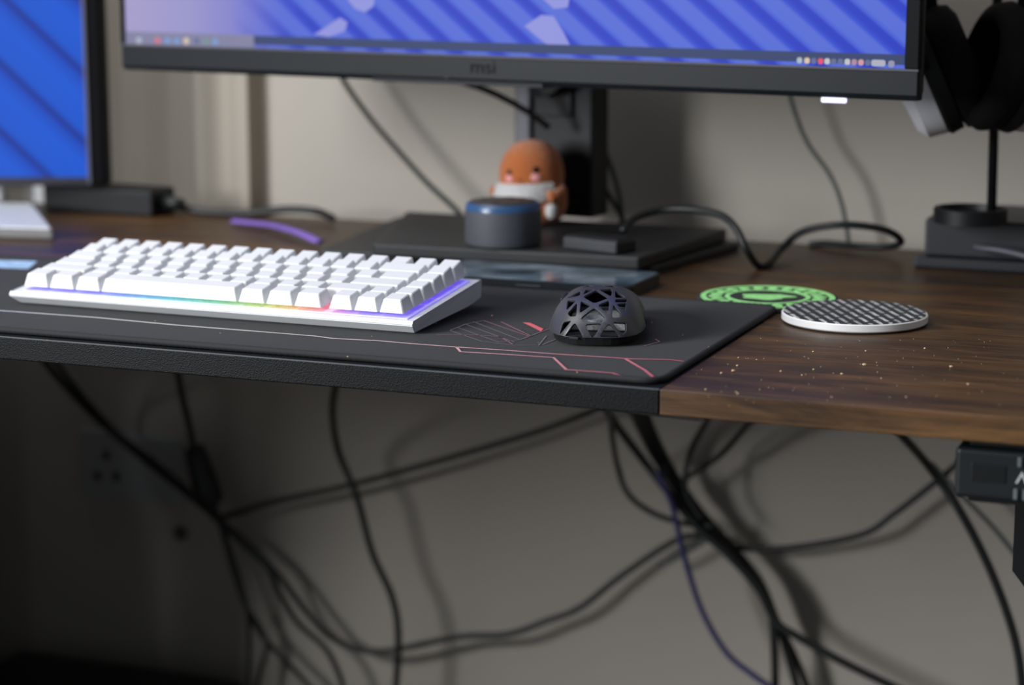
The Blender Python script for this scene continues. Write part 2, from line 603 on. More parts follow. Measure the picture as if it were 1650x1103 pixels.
# recess for the keys
r = bmesh.ops.inset_individual(bm, faces=[top_face], thickness=0.0055)
nrm = Vector((0, -math.sin(tilt), math.cos(tilt)))
bmesh.ops.translate(bm, verts=list(top_face.verts), vec=-nrm * 0.0012)
bmesh.ops.bevel(bm, geom=[e for e in bm.edges if e.calc_length() > 0.05 and not any(f is top_face for f in e.link_faces)], offset=0.0006, segments=2, affect='EDGES')
finish(bm, 'case', M_WHITE, kb)
for fx in (0.04, KW - 0.05):
    finish(box(fx, fx + 0.02, KD - 0.022, KD - 0.012, 0.0003, 0.0062, 0.0006), 'rear_foot', M_WHITE, kb)


def led_mat():
    m, nt, p = new_mat('rainbow_led_plate')
    tc = N(nt, 'ShaderNodeTexCoord')
    sx = N(nt, 'ShaderNodeSeparateXYZ')
    nt.links.new(tc.outputs['Object'], sx.inputs[0])
    mr = N(nt, 'ShaderNodeMapRange')
    mr.inputs['From Min'].default_value = 0.0
    mr.inputs['From Max'].default_value = KW
    nt.links.new(sx.outputs['X'], mr.inputs['Value'])
    r = ramp(nt, [(0.0, (0.18, 0.10, 1, 1)), (0.22, (0.16, 0.14, 1, 1)), (0.30, (0.05, 0.28, 0.85, 1)), (0.42, (0.0, 0.55, 0.60, 1)), (0.52, (0.08, 0.55, 0.22, 1)),
                  (0.62, (0.45, 0.70, 0.06, 1)), (0.71, (0.9, 0.42, 0.08, 1)), (0.78, (1.0, 0.10, 0.28, 1)), (0.83, (0.45, 0.14, 0.9, 1)), (0.88, (0.17, 0.09, 1.0, 1))])
    nt.links.new(mr.outputs[0], r.inputs[0])
    p.inputs['Base Color'].default_value = (0.6, 0.6, 0.62, 1)
    nt.links.new(r.outputs[0], p.inputs['Emission Color'])
    nz = N(nt, 'ShaderNodeTexNoise')
    nz.inputs['Scale'].default_value = 420
    nt.links.new(tc.outputs['Object'], nz.inputs['Vector'])
    mr2 = N(nt, 'ShaderNodeMapRange')
    mr2.inputs['From Min'].default_value = 0.3
    mr2.inputs['From Max'].default_value = 0.7
    mr2.inputs['To Min'].default_value = 0.28
    mr2.inputs['To Max'].default_value = 0.72
    nt.links.new(nz.outputs['Fac'], mr2.inputs['Value'])
    nt.links.new(mr2.outputs[0], p.inputs['Emission Strength'])
    return m


def kz(y):
    return 0.0098 + (y - 0.002) * math.tan(tilt)


bm = bmesh.new()
pl = []
for x, y in ((0.0075, 0.0062), (KW - 0.0062, 0.0062), (KW - 0.0062, KD - 0.0065), (0.0075, KD - 0.0065)):
    pl.append(bm.verts.new((x, y, kz(y) - 0.0002)))
f = bm.faces.new(pl)
r = bmesh.ops.extrude_face_region(bm, geom=[f])
bmesh.ops.translate(bm, verts=[v for v in r['geom'] if isinstance(v, bmesh.types.BMVert)], vec=(0, 0, -0.0008))
pm = finish(bm, 'led_plate', led_mat(), kb)
pm['label'] = 'rainbow lit plate under the keys'

KEYM = {}


def key_mesh(wu, row):
    if (wu, row) in KEYM:
        return KEYM[(wu, row)]
    bw, bd = wu * U - 0.0010, UY - 0.0009
    tw, td = bw - 0.0050, bd - 0.0034
    h = (0.0096, 0.0096, 0.0090, 0.0086, 0.0086, 0.0088)[row]
    sh = 0.0008
    tl = (0.0022, 0.0022, 0.0016, 0.0010, 0.0008, 0.0008)[row]
    bm = bmesh.new()
    lo = [bm.verts.new((sx * bw / 2, sy * bd / 2, 0)) for sx, sy in ((-1, -1), (1, -1), (1, 1), (-1, 1))]
    hi = [bm.verts.new((sx * tw / 2, sy * td / 2 + sh, h + (tl if sy > 0 else 0))) for sx, sy in ((-1, -1), (1, -1), (1, 1), (-1, 1))]
    tf = bm.faces.new(hi)
    for i in range(4):
        j = (i + 1) % 4
        bm.faces.new((lo[i], lo[j], hi[j], hi[i]))
    ed = [e for e in bm.edges if any(v in hi for v in e.verts)]
    bmesh.ops.bevel(bm, geom=ed, offset=0.0006, segments=1, affect='EDGES')
    bmesh.ops.recalc_face_normals(bm, faces=bm.faces)
    me = bpy.data.meshes.new('keycap')
    bm.to_mesh(me)
    bm.free()
    me.materials.append(M_KEY)
    KEYM[(wu, row)] = me
    return me


ROWS = [
    [1] * 16,
    [1] * 13 + [2, 1],
    [1.5] + [1] * 12 + [1.5, 1],
    [1.75] + [1] * 11 + [2.25, 1],
    [2.25] + [1] * 10 + [1.75, 1, 1],
    [1.15, 1.15, 1.15, 5.85, 1.15, 1.15, 1.15, -0.25, 1, 1, 1],
]
KX0, KY0 = (KW - 16 * U) / 2 - 0.0002, 0.0058
for ri, row in enumerate(ROWS):
    x = KX0
    yc = KY0 + (5 - ri + 0.5) * UY
    for wu in row:
        if wu < 0:
            x += -wu * U
            continue
        o = bpy.data.objects.new('keycap', key_mesh(wu, ri))
        COL.objects.link(o)
        o.parent = kb
        o.location = (x + wu * U / 2, yc, kz(yc) + 0.0026)
        o.rotation_euler = (tilt, 0, 0)
        x += wu * U

# ================================================================== MOUSE
M_SHELL = mat('matte_black_mouse_shell', srgb(54, 54, 61), 0.40, noise_amt=0.05, bump=0.06, bump_scale=3000, spec=0.6)
M_MDARK = mat('mouse_inner_black', srgb(14, 14, 15), 0.6)
HEAD = math.radians(16.0)
rear = oz(953, 562, MH)
ms = thing('gaming_mouse', 'black lightweight mouse with open web shell on the desk mat', 'mouse', (rear.x, rear.y + 0.004, T + MH), HEAD)
MB, MA, MC_, MZ0 = 0.061, 0.0318, 0.0224, 0.0065
MCEN = Vector((0, MB, MZ0))


def mouse_in(p):
    """< 1 inside the shell; p measured from the middle of the base"""
    h = min(1.0, max(0.0, p.z / MC_))
    a = MA * (1.0 - 0.20 * h - 0.10 * math.exp(-((p.y - 0.016) / 0.020) ** 2) * (1 - 0.5 * h) + 0.02 * max(0, p.y) / MB)
    bb = MB * (1.0 - 0.10 * h)
    c = MC_ * (1.0 - 0.14 * (p.y / MB) - 0.10 * (p.y / MB) ** 2)
    n, m = 3.2, 2.9
    return ((abs(p.x) / a) ** n + (abs(p.y) / bb) ** n) ** (m / n) + (max(0, p.z) / c) ** m


def mouse_R(d):
    """distance from the middle of the base to the shell in the direction d (d.z >= 0)"""
    lo, hi = 0.0, 0.12
    for _ in range(22):
        mid = (lo + hi) / 2
        if mouse_in(d * mid) < 1:
            lo = mid
        else:
            hi = mid
    return lo


def mouse_P(u, v):
    """flat chart (angle from the zenith, direction) -> shell"""
    rho = math.hypot(u, v)
    th = math.atan2(v, u)
    rho = min(rho, math.pi / 2)
    d = Vector((math.sin(rho) * math.cos(th), math.sin(rho) * math.sin(th), max(0.0, math.cos(rho))))
    return MCEN + d * mouse_R(d)


_root_inv = Matrix.Rotation(-HEAD, 3, 'Z')


def mouse_hit(px, py):
    """chart coordinates of the shell point seen at a picture point"""
    o = _root_inv @ (CAM - ms.location) - MCEN
    d = (_root_inv @ ray(px, py)).normalized()
    t0 = o.length - 0.12
    prev = None
    for i in range(2400):
        p = o + d * (t0 + i * 0.0001)
        if p.z < -0.0005:
            return None
        dn = p.normalized()
        if mouse_in(p) < 1:
            rho = math.acos(max(-1, min(1, dn.z)))
            th = math.atan2(dn.y, dn.x)
            return (rho * math.cos(th), rho * math.sin(th))
    return None


def rnd_poly(poly, f=0.2, n=3):
    out = []
    k = len(poly)
    for i in range(k):
        p, a, b_ = Vector(poly[i]), Vector(poly[i - 1]), Vector(poly[(i + 1) % k])
        s, e_ = p.lerp(a, f), p.lerp(b_, f)
        for j in range(n + 1):
            t = j / n
            out.append(tuple(s * (1 - t) ** 2 + p * 2 * t * (1 - t) + e_ * t * t))
        # intermediate points along the straight side
        s2 = b_.lerp(p, f)
        for j in (1, 2, 3):
            out.append(tuple(e_.lerp(s2, j / 4)))
    return out


HOLES = [
    [(590, 278), (745, 200), (888, 288), (718, 352)],
    [(405, 282), (556, 212), (540, 262), (420, 292)],
    [(590, 250), (615, 196), (715, 190)],
    [(775, 193), (928, 187), (915, 272)],
    [(968, 205), (1092, 288), (968, 288)],
    [(402, 322), (505, 320), (388, 438)],
    [(512, 352), (500, 505), (435, 510), (402, 475)],
    [(560, 328), (678, 380), (546, 472)],
    [(895, 322), (880, 482), (762, 380)],
    [(718, 412), (838, 525), (798, 582), (602, 578), (566, 530)],
    [(350, 582), (446, 562), (304, 730)],
    [(488, 584), (586, 768), (345, 778)],
    [(612, 610), (800, 598), (732, 722), (692, 762)],
    [(890, 594), (1026, 756), (778, 754)],
    [(935, 584), (1094, 592), (1094, 692), (1050, 722)],
    [(970, 310), (1098, 310), (1098, 342), (970, 342)],
    [(985, 366), (1094, 358), (1086, 440), (1040, 420)],
    [(945, 372), (1026, 462), (1026, 520), (930, 520)],
]
charts = []
for hpoly in HOLES:
    hc = sum((Vector(q_) for q_ in hpoly), Vector((0, 0))) / len(hpoly)
    hpoly = [tuple(hc + (Vector(q_) - hc) * 1.07) for q_ in hpoly]
    pts = [mouse_hit(860 + x / 7.352, 440 + y / 7.352) for x, y in rnd_poly(hpoly)]
    pts = [p for p in pts if p]
    if len(pts) > 8:
        charts.append(pts)
# web openings on the crown in front of those seen from behind
for cx_, cy_, s in ((-0.32, 0.42, 1), (0.32, 0.42, -1), (0.0, 0.52, 1)):
    if s and abs(cx_) > 0.1:
        charts.append(rnd_poly([(cx_ - 0.18, cy_ - 0.16), (cx_ + 0.18, cy_ - 0.16), (cx_ + 0.0, cy_ + 0.2)]))
    else:
        charts.append(rnd_poly([(cx_ - 0.10, cy_ + 0.16), (cx_, cy_ - 0.16), (cx_ + 0.10, cy_ + 0.16)]))


def inside(p, poly):
    c = False
    k = len(poly)
    for i in range(k):
        x1, y1 = poly[i]
        x2, y2 = poly[i - 1]
        if (y1 > p[1]) != (y2 > p[1]) and p[0] < (x2 - x1) * (p[1] - y1) / (y2 - y1) + x1:
            c = not c
    return c


cv, ce = [], []
RIM = math.pi / 2
NR = 120
for k in range(NR):
    cv.append(Vector((RIM * math.cos(2 * math.pi * k / NR), RIM * math.sin(2 * math.pi * k / NR))))
    ce.append((k, (k + 1) % NR))
for poly in charts:
    b0 = len(cv)
    for p in poly:
        cv.append(Vector(p))
    for k in range(len(poly)):
        ce.append((b0 + k, b0 + (k + 1) % len(poly)))
for ring in range(0, 30):
    rho = RIM * ring / 30
    n_ = max(1, int(2 * math.pi * rho / 0.052))
    for k in range(n_):
        a = 2 * math.pi * (k + 0.5 * (ring % 2)) / n_
        cv.append(Vector((rho * math.cos(a), rho * math.sin(a))))
vo, eo, fo, _, _, _ = delaunay_2d_cdt(cv, ce, [], 0, 1e-5)
bm = bmesh.new()
bv = [bm.verts.new(mouse_P(p.x, p.y)) for p in vo]
for f in fo:
    c = sum((vo[i] for i in f), Vector((0, 0))) / len(f)
    if c.length > RIM or any(inside(c, poly) for poly in charts):
        continue
    try:
        bm.faces.new([bv[i] for i in f])
    except ValueError:
        pass
bmesh.ops.delete(bm, geom=[v for v in bm.verts if not v.link_faces], context='VERTS')
sh = finish(bm, 'web_shell', M_SHELL, ms, smooth=True)
# make sure the normals point outwards before giving it thickness
if sum((p.normal.dot(Vector(p.center) - MCEN) for p in sh.data.polygons)) < 0:
    sh.data.flip_normals()
so = sh.modifiers.new('thickness', 'SOLIDIFY')
so.thickness = 0.0015
so.offset = -1
bv_ = sh.modifiers.new('soft', 'BEVEL')
bv_.width = 0.00025
bv_.segments = 2
bv_.limit_method = 'ANGLE'
rim = [mouse_P(RIM * math.cos(2 * math.pi * k / 64), RIM * math.sin(2 * math.pi * k / 64)) for k in range(64)]
ol = [(p.x * 0.965, MB + (p.y - MB) * 0.982) for p in rim]
lo_ = [(p.x * 0.90, MB + (p.y - MB) * 0.95) for p in rim]
finish(prism(lo_, 0.0012, MZ0 + 0.0008, top=ol), 'underside', M_MDARK, ms)
finish(box(-0.017, 0.021, 0.018, 0.072, MZ0 + 0.0012, MZ0 + 0.0078, 0.001), 'battery', mat('battery_foil', srgb(168, 170, 168), 0.45, 0.3, noise_amt=0.45, noise_scale=500, bump=0.3), ms)
finish(box(-0.02, 0.02, 0.075, 0.108, MZ0 + 0.0012, MZ0 + 0.0045, 0.0004), 'circuit_board', mat('circuit_green', srgb(20, 46, 32), 0.5, noise_amt=0.4, noise_scale=600), ms)
for sx, y0, wd in ((0, 0.008, 0.014), (0, 0.103, 0.014)):
    finish(box(-wd, wd, y0, y0 + 0.008, 0.0002, 0.0014, 0.0003), 'glide_foot', M_MDARK, ms)
bm = tube([Vector((x, 0.104, 0.0150)) for x in (-0.0035, -0.003, 0.003, 0.0035)], [0.0065, 0.0080, 0.0080, 0.0065], 28)
finish(bm, 'scroll_wheel', M_MDARK, ms, smooth=30)
for y0 in (0.060, 0.082):
    d = Vector((-0.93, (y0 + 0.009 - MB) / 0.034 * 0.42, 0.52)).normalized()
    p = MCEN + d * mouse_R(d)
    finish(box(p.x - 0.0012, p.x + 0.0020, p.y - 0.009, p.y + 0.009, p.z - 0.0025, p.z + 0.0025, 0.0009), 'thumb_button', M_MDARK, ms)

# ================================================================== COASTERS
p = oz(1377, 502.5, 0.0067)
cs = thing('white_coaster', 'thick white round coaster with black and white striped top', 'coaster', (p.x, p.y, T), math.radians(-8))
finish(lathe([(0, 0.0), (0.0475, 0.0), (0.048, 0.0012), (0, 0.0012)], 72), 'cork_base', mat('dark_cork', srgb(40, 34, 28), 0.9, noise_amt=0.3, noise_scale=300), cs)
finish(lathe([(0, 0.0012), (0.0490, 0.0012), (0.0498, 0.0020), (0.0498, 0.0061), (0.0492, 0.0067), (0, 0.0067)], 96), 'ceramic_disc', mat('white_ceramic', srgb(226, 224, 224), 0.35, noise_amt=0.02), cs, smooth=35)


def stripe_mat():
    m, nt, p = new_mat('striped_print')
    tc = N(nt, 'ShaderNodeTexCoord')
    mp = N(nt, 'ShaderNodeMapping')
    mp.inputs['Rotation'].default_value = (0, 0, math.radians(52))
    nt.links.new(tc.outputs['Object'], mp.inputs[0])
    br = N(nt, 'ShaderNodeTexBrick')
    br.inputs['Scale'].default_value = 1
    br.inputs['Brick Width'].default_value = 0.021
    br.inputs['Row Height'].default_value = 0.0070
    br.inputs['Mortar Size'].default_value = 0.0022
    br.inputs['Mortar Smooth'].default_value = 0.1
    br.inputs['Color1'].default_value = (1, 1, 1, 1)
    br.inputs['Color2'].default_value = (0.55, 0.55, 0.55, 1)
    br.inputs['Mortar'].default_value = (0, 0, 0, 1)
    nt.links.new(mp.outputs[0], br.inputs['Vector'])
    nz = N(nt, 'ShaderNodeTexNoise')
    nz.inputs['Scale'].default_value = 620
    nz.inputs['Detail'].default_value = 1
    nt.links.new(tc.outputs['Object'], nz.inputs['Vector'])
    r = ramp(nt, [(0.38, (0.25, 0.25, 0.25, 1)), (0.5, (1, 1, 1, 1))])
    nt.links.new(nz.outputs['Fac'], r.inputs[0])
    mx = N(nt, 'ShaderNodeMix', data_type='RGBA', blend_type='MULTIPLY')
    mx.inputs['Factor'].default_value = 1
    nt.links.new(br.outputs['Color'], mx.inputs[6])
    nt.links.new(r.outputs[0], mx.inputs[7])
    r2 = ramp(nt, [(0.0, srgb(40, 44, 47)), (1.0, srgb(205, 205, 205))])
    nt.links.new(mx.outputs[2], r2.inputs[0])
    nt.links.new(r2.outputs[0], p.inputs['Base Color'])
    p.inputs['Roughness'].default_value = 0.5
    return m


t = finish(lathe([(0, 0.0067), (0.0485, 0.0067), (0.0485, 0.00705), (0, 0.00705)], 96), 'printed_top', stripe_mat(), cs)
t['label'] = 'black top with rows of white dashes'

p = oz(1237, 477, 0.0034)
cg = thing('green_coaster', 'thin black rubber coaster with bright green ring design', 'coaster', (p.x, p.y, T), 0.3)
finish(lathe([(0, 0.0), (0.0500, 0.0), (0.0512, 0.0008), (0.0512, 0.0024), (0.0505, 0.0030), (0, 0.0030)], 96), 'rubber_disc', mat('black_rubber', srgb(34, 36, 37), 0.7, noise_amt=0.1), cg, smooth=35)
M_GREEN = mat('green_print', srgb(150, 222, 138), 0.6, noise_amt=0.16, noise_scale=260, bump=0.3, bump_scale=500)


def ring_mesh(r0, r1, z0, z1):
    return lathe([(r0, z0), (r1, z0), (r1, z1), (r0, z1), (r0, z0)], 72)


finish(ring_mesh(0.0445, 0.0485, 0.003, 0.0034), 'outer_ring', M_GREEN, cg)
finish(ring_mesh(0.0275, 0.0310, 0.003, 0.0034), 'inner_ring', M_GREEN, cg)
for k in range(22):
    a = 2 * math.pi * k / 22
    finish(prism([((0.0378 + 0.0052 * math.cos(s)) * math.cos(a) - 0.0039 * math.sin(s) * math.sin(a), (0.0378 + 0.0052 * math.cos(s)) * math.sin(a) + 0.0039 * math.sin(s) * math.cos(a)) for s in [2 * math.pi * q / 10 for q in range(10)]], 0.003, 0.0034), 'green_petal', M_GREEN, cg)
bm = prism([(0.0 + 0.0175 * math.cos(s) * (1 + 0.22 * math.cos(5 * s)), 0.011 * math.sin(s) * (1 + 0.25 * math.sin(3 * s))) for s in [2 * math.pi * q / 40 for q in range(40)]], 0.003, 0.0034)
finish(bm, 'center_emblem', M_GREEN, cg)

# ================================================================== PHONE
fr = oz(1015, 462, 0.0095)
ph = thing('phone', 'dark glossy phone lying flat behind the desk mat', 'phone', (fr.x, fr.y, T), math.radians(-1))
PL, PW, PT = 0.165, 0.076, 0.0095
finish(prism(rounded_rect(-PL, 0, 0, PW, 0.009), 0.0, PT - 0.0004, 0.0008, 2), 'body', mat('phone_case', srgb(38, 42, 46), 0.3, 0.3), ph)


def glass_mat():
    m, nt, p = new_mat('phone_glass')
    p.inputs['Base Color'].default_value = srgb(28, 36, 44)
    p.inputs['Roughness'].default_value = 0.12
    p.inputs['Coat Weight'].default_value = 0.5
    p.inputs['Coat Roughness'].default_value = 0.05
    tc = N(nt, 'ShaderNodeTexCoord')
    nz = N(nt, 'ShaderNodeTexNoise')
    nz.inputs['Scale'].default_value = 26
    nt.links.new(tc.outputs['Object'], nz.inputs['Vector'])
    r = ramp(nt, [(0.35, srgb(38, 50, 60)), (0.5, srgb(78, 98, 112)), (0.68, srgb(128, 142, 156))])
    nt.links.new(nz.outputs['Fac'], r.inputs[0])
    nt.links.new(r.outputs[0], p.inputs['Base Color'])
    return m


finish(prism(rounded_rect(-PL + 0.002, -0.002, 0.002, PW - 0.002, 0.007), PT - 0.0004, PT), 'glass_screen', glass_mat(), ph)
finish(box(-0.09, -0.07, -0.0006, 0.0002, 0.004, 0.006, 0.0003), 'side_button', mat('phone_button', srgb(60, 64, 68), 0.3, 0.5), ph)

# ================================================================== MAIN MONITOR
MPH = math.radians(-7.7)
mo = thing('main_monitor', 'large black monitor showing a bright blue striped desktop, on a flat stand', 'monitor', (-0.170, 0.56, T), MPH)
fc = Vector((-0.170, 0.385, 0))
off = local(mo, Vector((fc.x, fc.y, T)))
X0, X1 = off.x - 0.3555, off.x + 0.3555
FY = off.y                                          # front face of the bezel
ZB = 0.146
finish(box(X0, X1, FY + 0.004, FY + 0.013, ZB + 0.004, ZB + 0.42, 0.002, 2), 'rear_housing', M_BLACK, mo)
finish(box(X0 + 0.1, X1 - 0.1, FY + 0.0131, FY + 0.034, ZB + 0.05, ZB + 0.38, 0.006, 2), 'rear_bulge', M_BLACK, mo)
# bezel as a ring: chin, thin sides, top
M_CHIN = mat('chin_plastic', srgb(20, 23, 28), 0.45, spec=0.16, noise_amt=0.04, bump=0.06, bump_scale=2000)
bm = bmesh.new()
prof = [(FY, ZB + 0.0215), (FY - 0.0006, ZB + 0.020), (FY - 0.0006, ZB + 0.004), (FY + 0.002, ZB), (FY + 0.012, ZB), (FY + 0.012, ZB + 0.0215)]
A = [bm.verts.new((X0 + 0.001, y, z)) for y, z in prof]
B = [bm.verts.new((X1 - 0.001, y, z)) for y, z in prof]
bm.faces.new(A); bm.faces.new(B[::-1])
for i in range(len(prof)):
    j = (i + 1) % len(prof)
    bm.faces.new((A[i], B[i], B[j], A[j]))
ch = finish(bm, 'chin', M_CHIN, mo)
# deeper middle of the chin
bm = prism([(off.x - 0.10, FY + 0.0005), (off.x + 0.055, FY + 0.0005), (off.x + 0.06, FY + 0.012), (off.x - 0.105, FY + 0.012)], ZB - 0.0012, ZB + 0.002)
finish(bm, 'chin_lip', M_CHIN, mo)
finish(box(X0, X1, FY - 0.0012, FY - 0.0002, ZB + 0.0205, ZB + 0.0222, 0.0003), 'chin_highlight', mat('chin_highlight_grey', srgb(74, 74, 80), 0.5, spec=0.2), mo)  # highlight along the top of the chin, put in as a grey strip
for xa, xb in ((X0, X0 + 0.0042), (X1 - 0.0105, X1)):
    finish(box(xa, xb, FY - 0.0008, FY + 0.006, ZB + 0.0222, ZB + 0.42, 0.0008), 'side_bezel', mat('bezel_black', srgb(9, 9, 11), 0.5, spec=0.08), mo)
finish(box(X0, X1, FY - 0.0008, FY + 0.006, ZB + 0.412, ZB + 0.42, 0.0008), 'top_bezel', MATS['bezel_black'], mo)


def screen_mat(name, left=False, x0=0.0, x1=1.0):
    m, nt, p = new_mat(name)
    tc = N(nt, 'ShaderNodeTexCoord')
    mp = N(nt, 'ShaderNodeMapping')
    mp.inputs['Rotation'].default_value = (0, math.radians(52 if not left else 46), 0)
    nt.links.new(tc.outputs['Object'], mp.inputs[0])
    sx = N(nt, 'ShaderNodeSeparateXYZ')
    nt.links.new(mp.outputs[0], sx.inputs[0])
    mul = N(nt, 'ShaderNodeMath', operation='MULTIPLY')
    mul.inputs[1].default_value = 1 / (0.0232 if not left else 0.047)
    nt.links.new(sx.outputs['X'], mul.inputs[0])
    fr_ = N(nt, 'ShaderNodeMath', operation='FRACT')
    nt.links.new(mul.outputs[0], fr_.inputs[0])
    if left:
        st = [(0.0, srgb(0, 88, 218)), (0.55, srgb(0, 92, 226)), (0.78, srgb(0, 76, 205)), (0.90, srgb(0, 42, 150)), (1.0, srgb(0, 80, 205))]
    else:
        st = [(0.0, srgb(60, 90, 225)), (0.12, srgb(80, 110, 228)), (0.5, srgb(84, 108, 226)), (0.60, srgb(34, 74, 220)), (0.74, srgb(0, 50, 205)), (0.92, srgb(0, 48, 205)), (1.0, srgb(60, 90, 225))]
    r = ramp(nt, st)
    nt.links.new(fr_.outputs[0], r.inputs[0])
    col = r.outputs[0]
    if not left:
        # pale petals towards the left side of the desktop picture
        s2 = N(nt, 'ShaderNodeSeparateXYZ')
        nt.links.new(tc.outputs['Object'], s2.inputs[0])
        mr = N(nt, 'ShaderNodeMapRange')
        mr.inputs['From Min'].default_value = x0
        mr.inputs['From Max'].default_value = x1
        nt.links.new(s2.outputs['X'], mr.inputs['Value'])
        r3 = ramp(nt, [(0.0, (1, 1, 1, 1)), (0.16, (1, 1, 1, 1)), (0.27, (0.0, 0, 0, 1))])
        nt.links.new(mr.outputs[0], r3.inputs[0])
        r4 = ramp(nt, [(0.0, srgb(176, 166, 214)), (0.10, srgb(160, 156, 214)), (0.20, srgb(118, 122, 218)), (0.26, srgb(60, 92, 224))])
        nt.links.new(mr.outputs[0], r4.inputs[0])
        mx = N(nt, 'ShaderNodeMix', data_type='RGBA')
        nt.links.new(r3.outputs[0], mx.inputs['Factor'])
        nt.links.new(col, mx.inputs[6])
        nt.links.new(r4.outputs[0], mx.inputs[7])
        col = mx.outputs[2]
    p.inputs['Base Color'].default_value = (0.01, 0.01, 0.015, 1)
    p.inputs['Roughness'].default_value = 0.5
    p.inputs['Specular IOR Level'].default_value = 0.15
    nt.links.new(col, p.inputs['Emission Color'])
    p.inputs['Emission Strength'].default_value = 0.70
    return m


SX0, SX1 = X0 + 0.0042, X1 - 0.0105
sc = finish(box(SX0, SX1, FY + 0.0012, FY + 0.004, ZB + 0.0222, ZB + 0.412), 'screen', screen_mat('blue_striped_desktop', False, SX0, SX1), mo)
sc['label'] = 'bright blue desktop picture'
SW = SX1 - SX0


def petal(cx_, cz_, a, b_, ang, col, name):
    pts = []
    for k in range(20):
        s = 2 * math.pi * k / 20
        x, z = a * math.cos(s), b_ * math.sin(s)
        pts.append((cx_ + x * math.cos(ang) - z * math.sin(ang), cz_ + x * math.sin(ang) + z * math.cos(ang)))
    bm = bmesh.new()
    bm.faces.new([bm.verts.new((x, FY + 0.0011, z)) for x, z in pts])
    finish(bm, name, emit('petal_glow', col, 1.0), sc)


SCZ = ZB + 0.0222


def wp(px, py):
    """picture point -> (x, z) on the screen plane of the main monitor"""
    d = ray(px, py)
    nrm_ = Vector((-math.sin(MPH), math.cos(MPH), 0))
    t_ = nrm_.dot(mo.location + nrm_ * (FY + 0.001) - CAM) / nrm_.dot(d)
    q = local(mo, CAM + d * t_)
    return q.x, q.z


def screen_poly(pxs, m, name, dy=0.0010):
    bm = bmesh.new()
    vs_ = []
    for a in pxs:
        x, z = wp(*a)
        vs_.append(bm.verts.new((x, FY + dy, max(z, SCZ + 0.0002))))
    bm.faces.new(vs_)
    return finish(bm, name, m, sc)


M_PETAL = emit('petal_glow', srgb(146, 150, 226), 1.0)
screen_poly([(560, 0), (572, 14), (588, 20), (602, 10), (604, -6), (560, -6)], M_PETAL, 'pale_petal')
screen_poly([(505, 56), (530, 40), (548, 28), (560, 36), (556, 50), (530, 60)], M_PETAL, 'pale_petal')
screen_poly([(845, 42), (872, 24), (892, 26), (908, 52), (920, 76), (890, 78), (866, 60)], M_PETAL, 'pale_petal')
screen_poly([(870, -6), (892, 14), (915, 12), (918, -6)], M_PETAL, 'pale_petal')
tb = finish(box(SX0 + 0.0004, SX1 - 0.0004, FY + 0.0006, FY + 0.0010, SCZ + 0.0028, SCZ + 0.0100), 'taskbar', emit('taskbar_glow', srgb(48, 64, 108), 1.0), sc)
tl_ = finish(box(SX0 + 0.0004, SX0 + 0.135, FY + 0.0004, FY + 0.0007, SCZ + 0.0003, SCZ + 0.0105), 'taskbar_sheen', emit('taskbar_pale_glow', srgb(132, 132, 165), 1.0), sc)


def icon(px, py, w_, h_, col, name='taskbar_icon', key=None):
    x, z = wp(px, py)
    bm = prism([(x + a, z + b_) for a, b_ in rounded_rect(-w_ / 2, w_ / 2, -h_ / 2, h_ / 2, min(w_, h_) * 0.35, 3)], 0, 0.0003)
    for v in bm.verts:
        v.co = Vector((v.co.x, FY + 0.0003 - v.co.z, v.co.y))
    finish(bm, name, emit('icon_glow_%s' % key, col, 1.0), sc)


for px, py, key, c in [(225, 65, 'mist', (176, 190, 205)), (255, 65, 'coral', (214, 120, 140)), (271, 65.5, 'sky', (120, 160, 215)), (286, 66, 'sky', (120, 160, 215)), (301, 66, 'sand', (226, 202, 178)),
                       (318, 66, 'slate', (100, 110, 150)), (333, 67, 'leaf', (120, 150, 150)), (348, 67, 'sky', (120, 160, 215))]:
    icon(px, py, 0.0052, 0.0052, srgb(*c), key=key)
for px, py, key, c in [(1289, 97, 'mist', (150, 150, 170)), (1301, 97.5, 'sand', (215, 205, 195)), (1312, 98, 'slate', (100, 100, 150)), (1323, 98.5, 'red', (225, 85, 120)), (1333.5, 98.5, 'pearl', (200, 200, 205)),
                       (1344, 99, 'slate', (110, 115, 150)), (1355, 99, 'slate', (110, 110, 150)), (1366, 99.5, 'pearl', (200, 205, 210)), (1377, 100, 'rose', (180, 140, 165)), (1388, 100.5, 'blush', (210, 160, 165)), (1399, 101, 'slate', (95, 100, 145))]:
    icon(px, py, 0.0040, 0.0042, srgb(*c), key=key)
icon(1416, 101.5, 0.0105, 0.0046, srgb(176, 180, 196), 'clock_readout', 'clock')
icon(1437, 103, 0.0045, 0.0048, srgb(150, 150, 180), key='bell')

# power lamp and logo
x, z = wp(1342, 162)
finish(tube([Vector((x - 0.009, FY + 0.003, ZB - 0.0016)), Vector((x + 0.009, FY + 0.003, ZB - 0.0016))], 0.0020, 12), 'power_light', emit('power_light_glow', srgb(225, 225, 255), 2.2), mo, smooth=True)
cu = bpy.data.curves.new('logo', 'FONT')
cu.body = 'msi'
cu.size = 0.015
cu.align_x = 'CENTER'
cu.extrude = 0.0002
tmp = bpy.data.objects.new('logo_text', cu)
COL.objects.link(tmp)
dg = bpy.context.evaluated_depsgraph_get()
me = bpy.data.meshes.new_from_object(tmp.evaluated_get(dg))
bpy.data.objects.remove(tmp)
for v in me.vertices:
    v.co = Vector((v.co.x * 1.15, -v.co.z, v.co.y))
me.materials.clear()
lg = place(me, 'logo', mat('logo_dark', srgb(9, 10, 12), 0.6, spec=0.1), mo)
x, z = wp(780, 119)
lg.location = (x, FY - 0.0009, ZB + 0.0085)
sd_ = finish(lathe([(0, 0), (0.0013, 0), (0.0013, 0.0006), (0, 0.0006)], 16), 'sensor_dot', M_BLACK, mo)
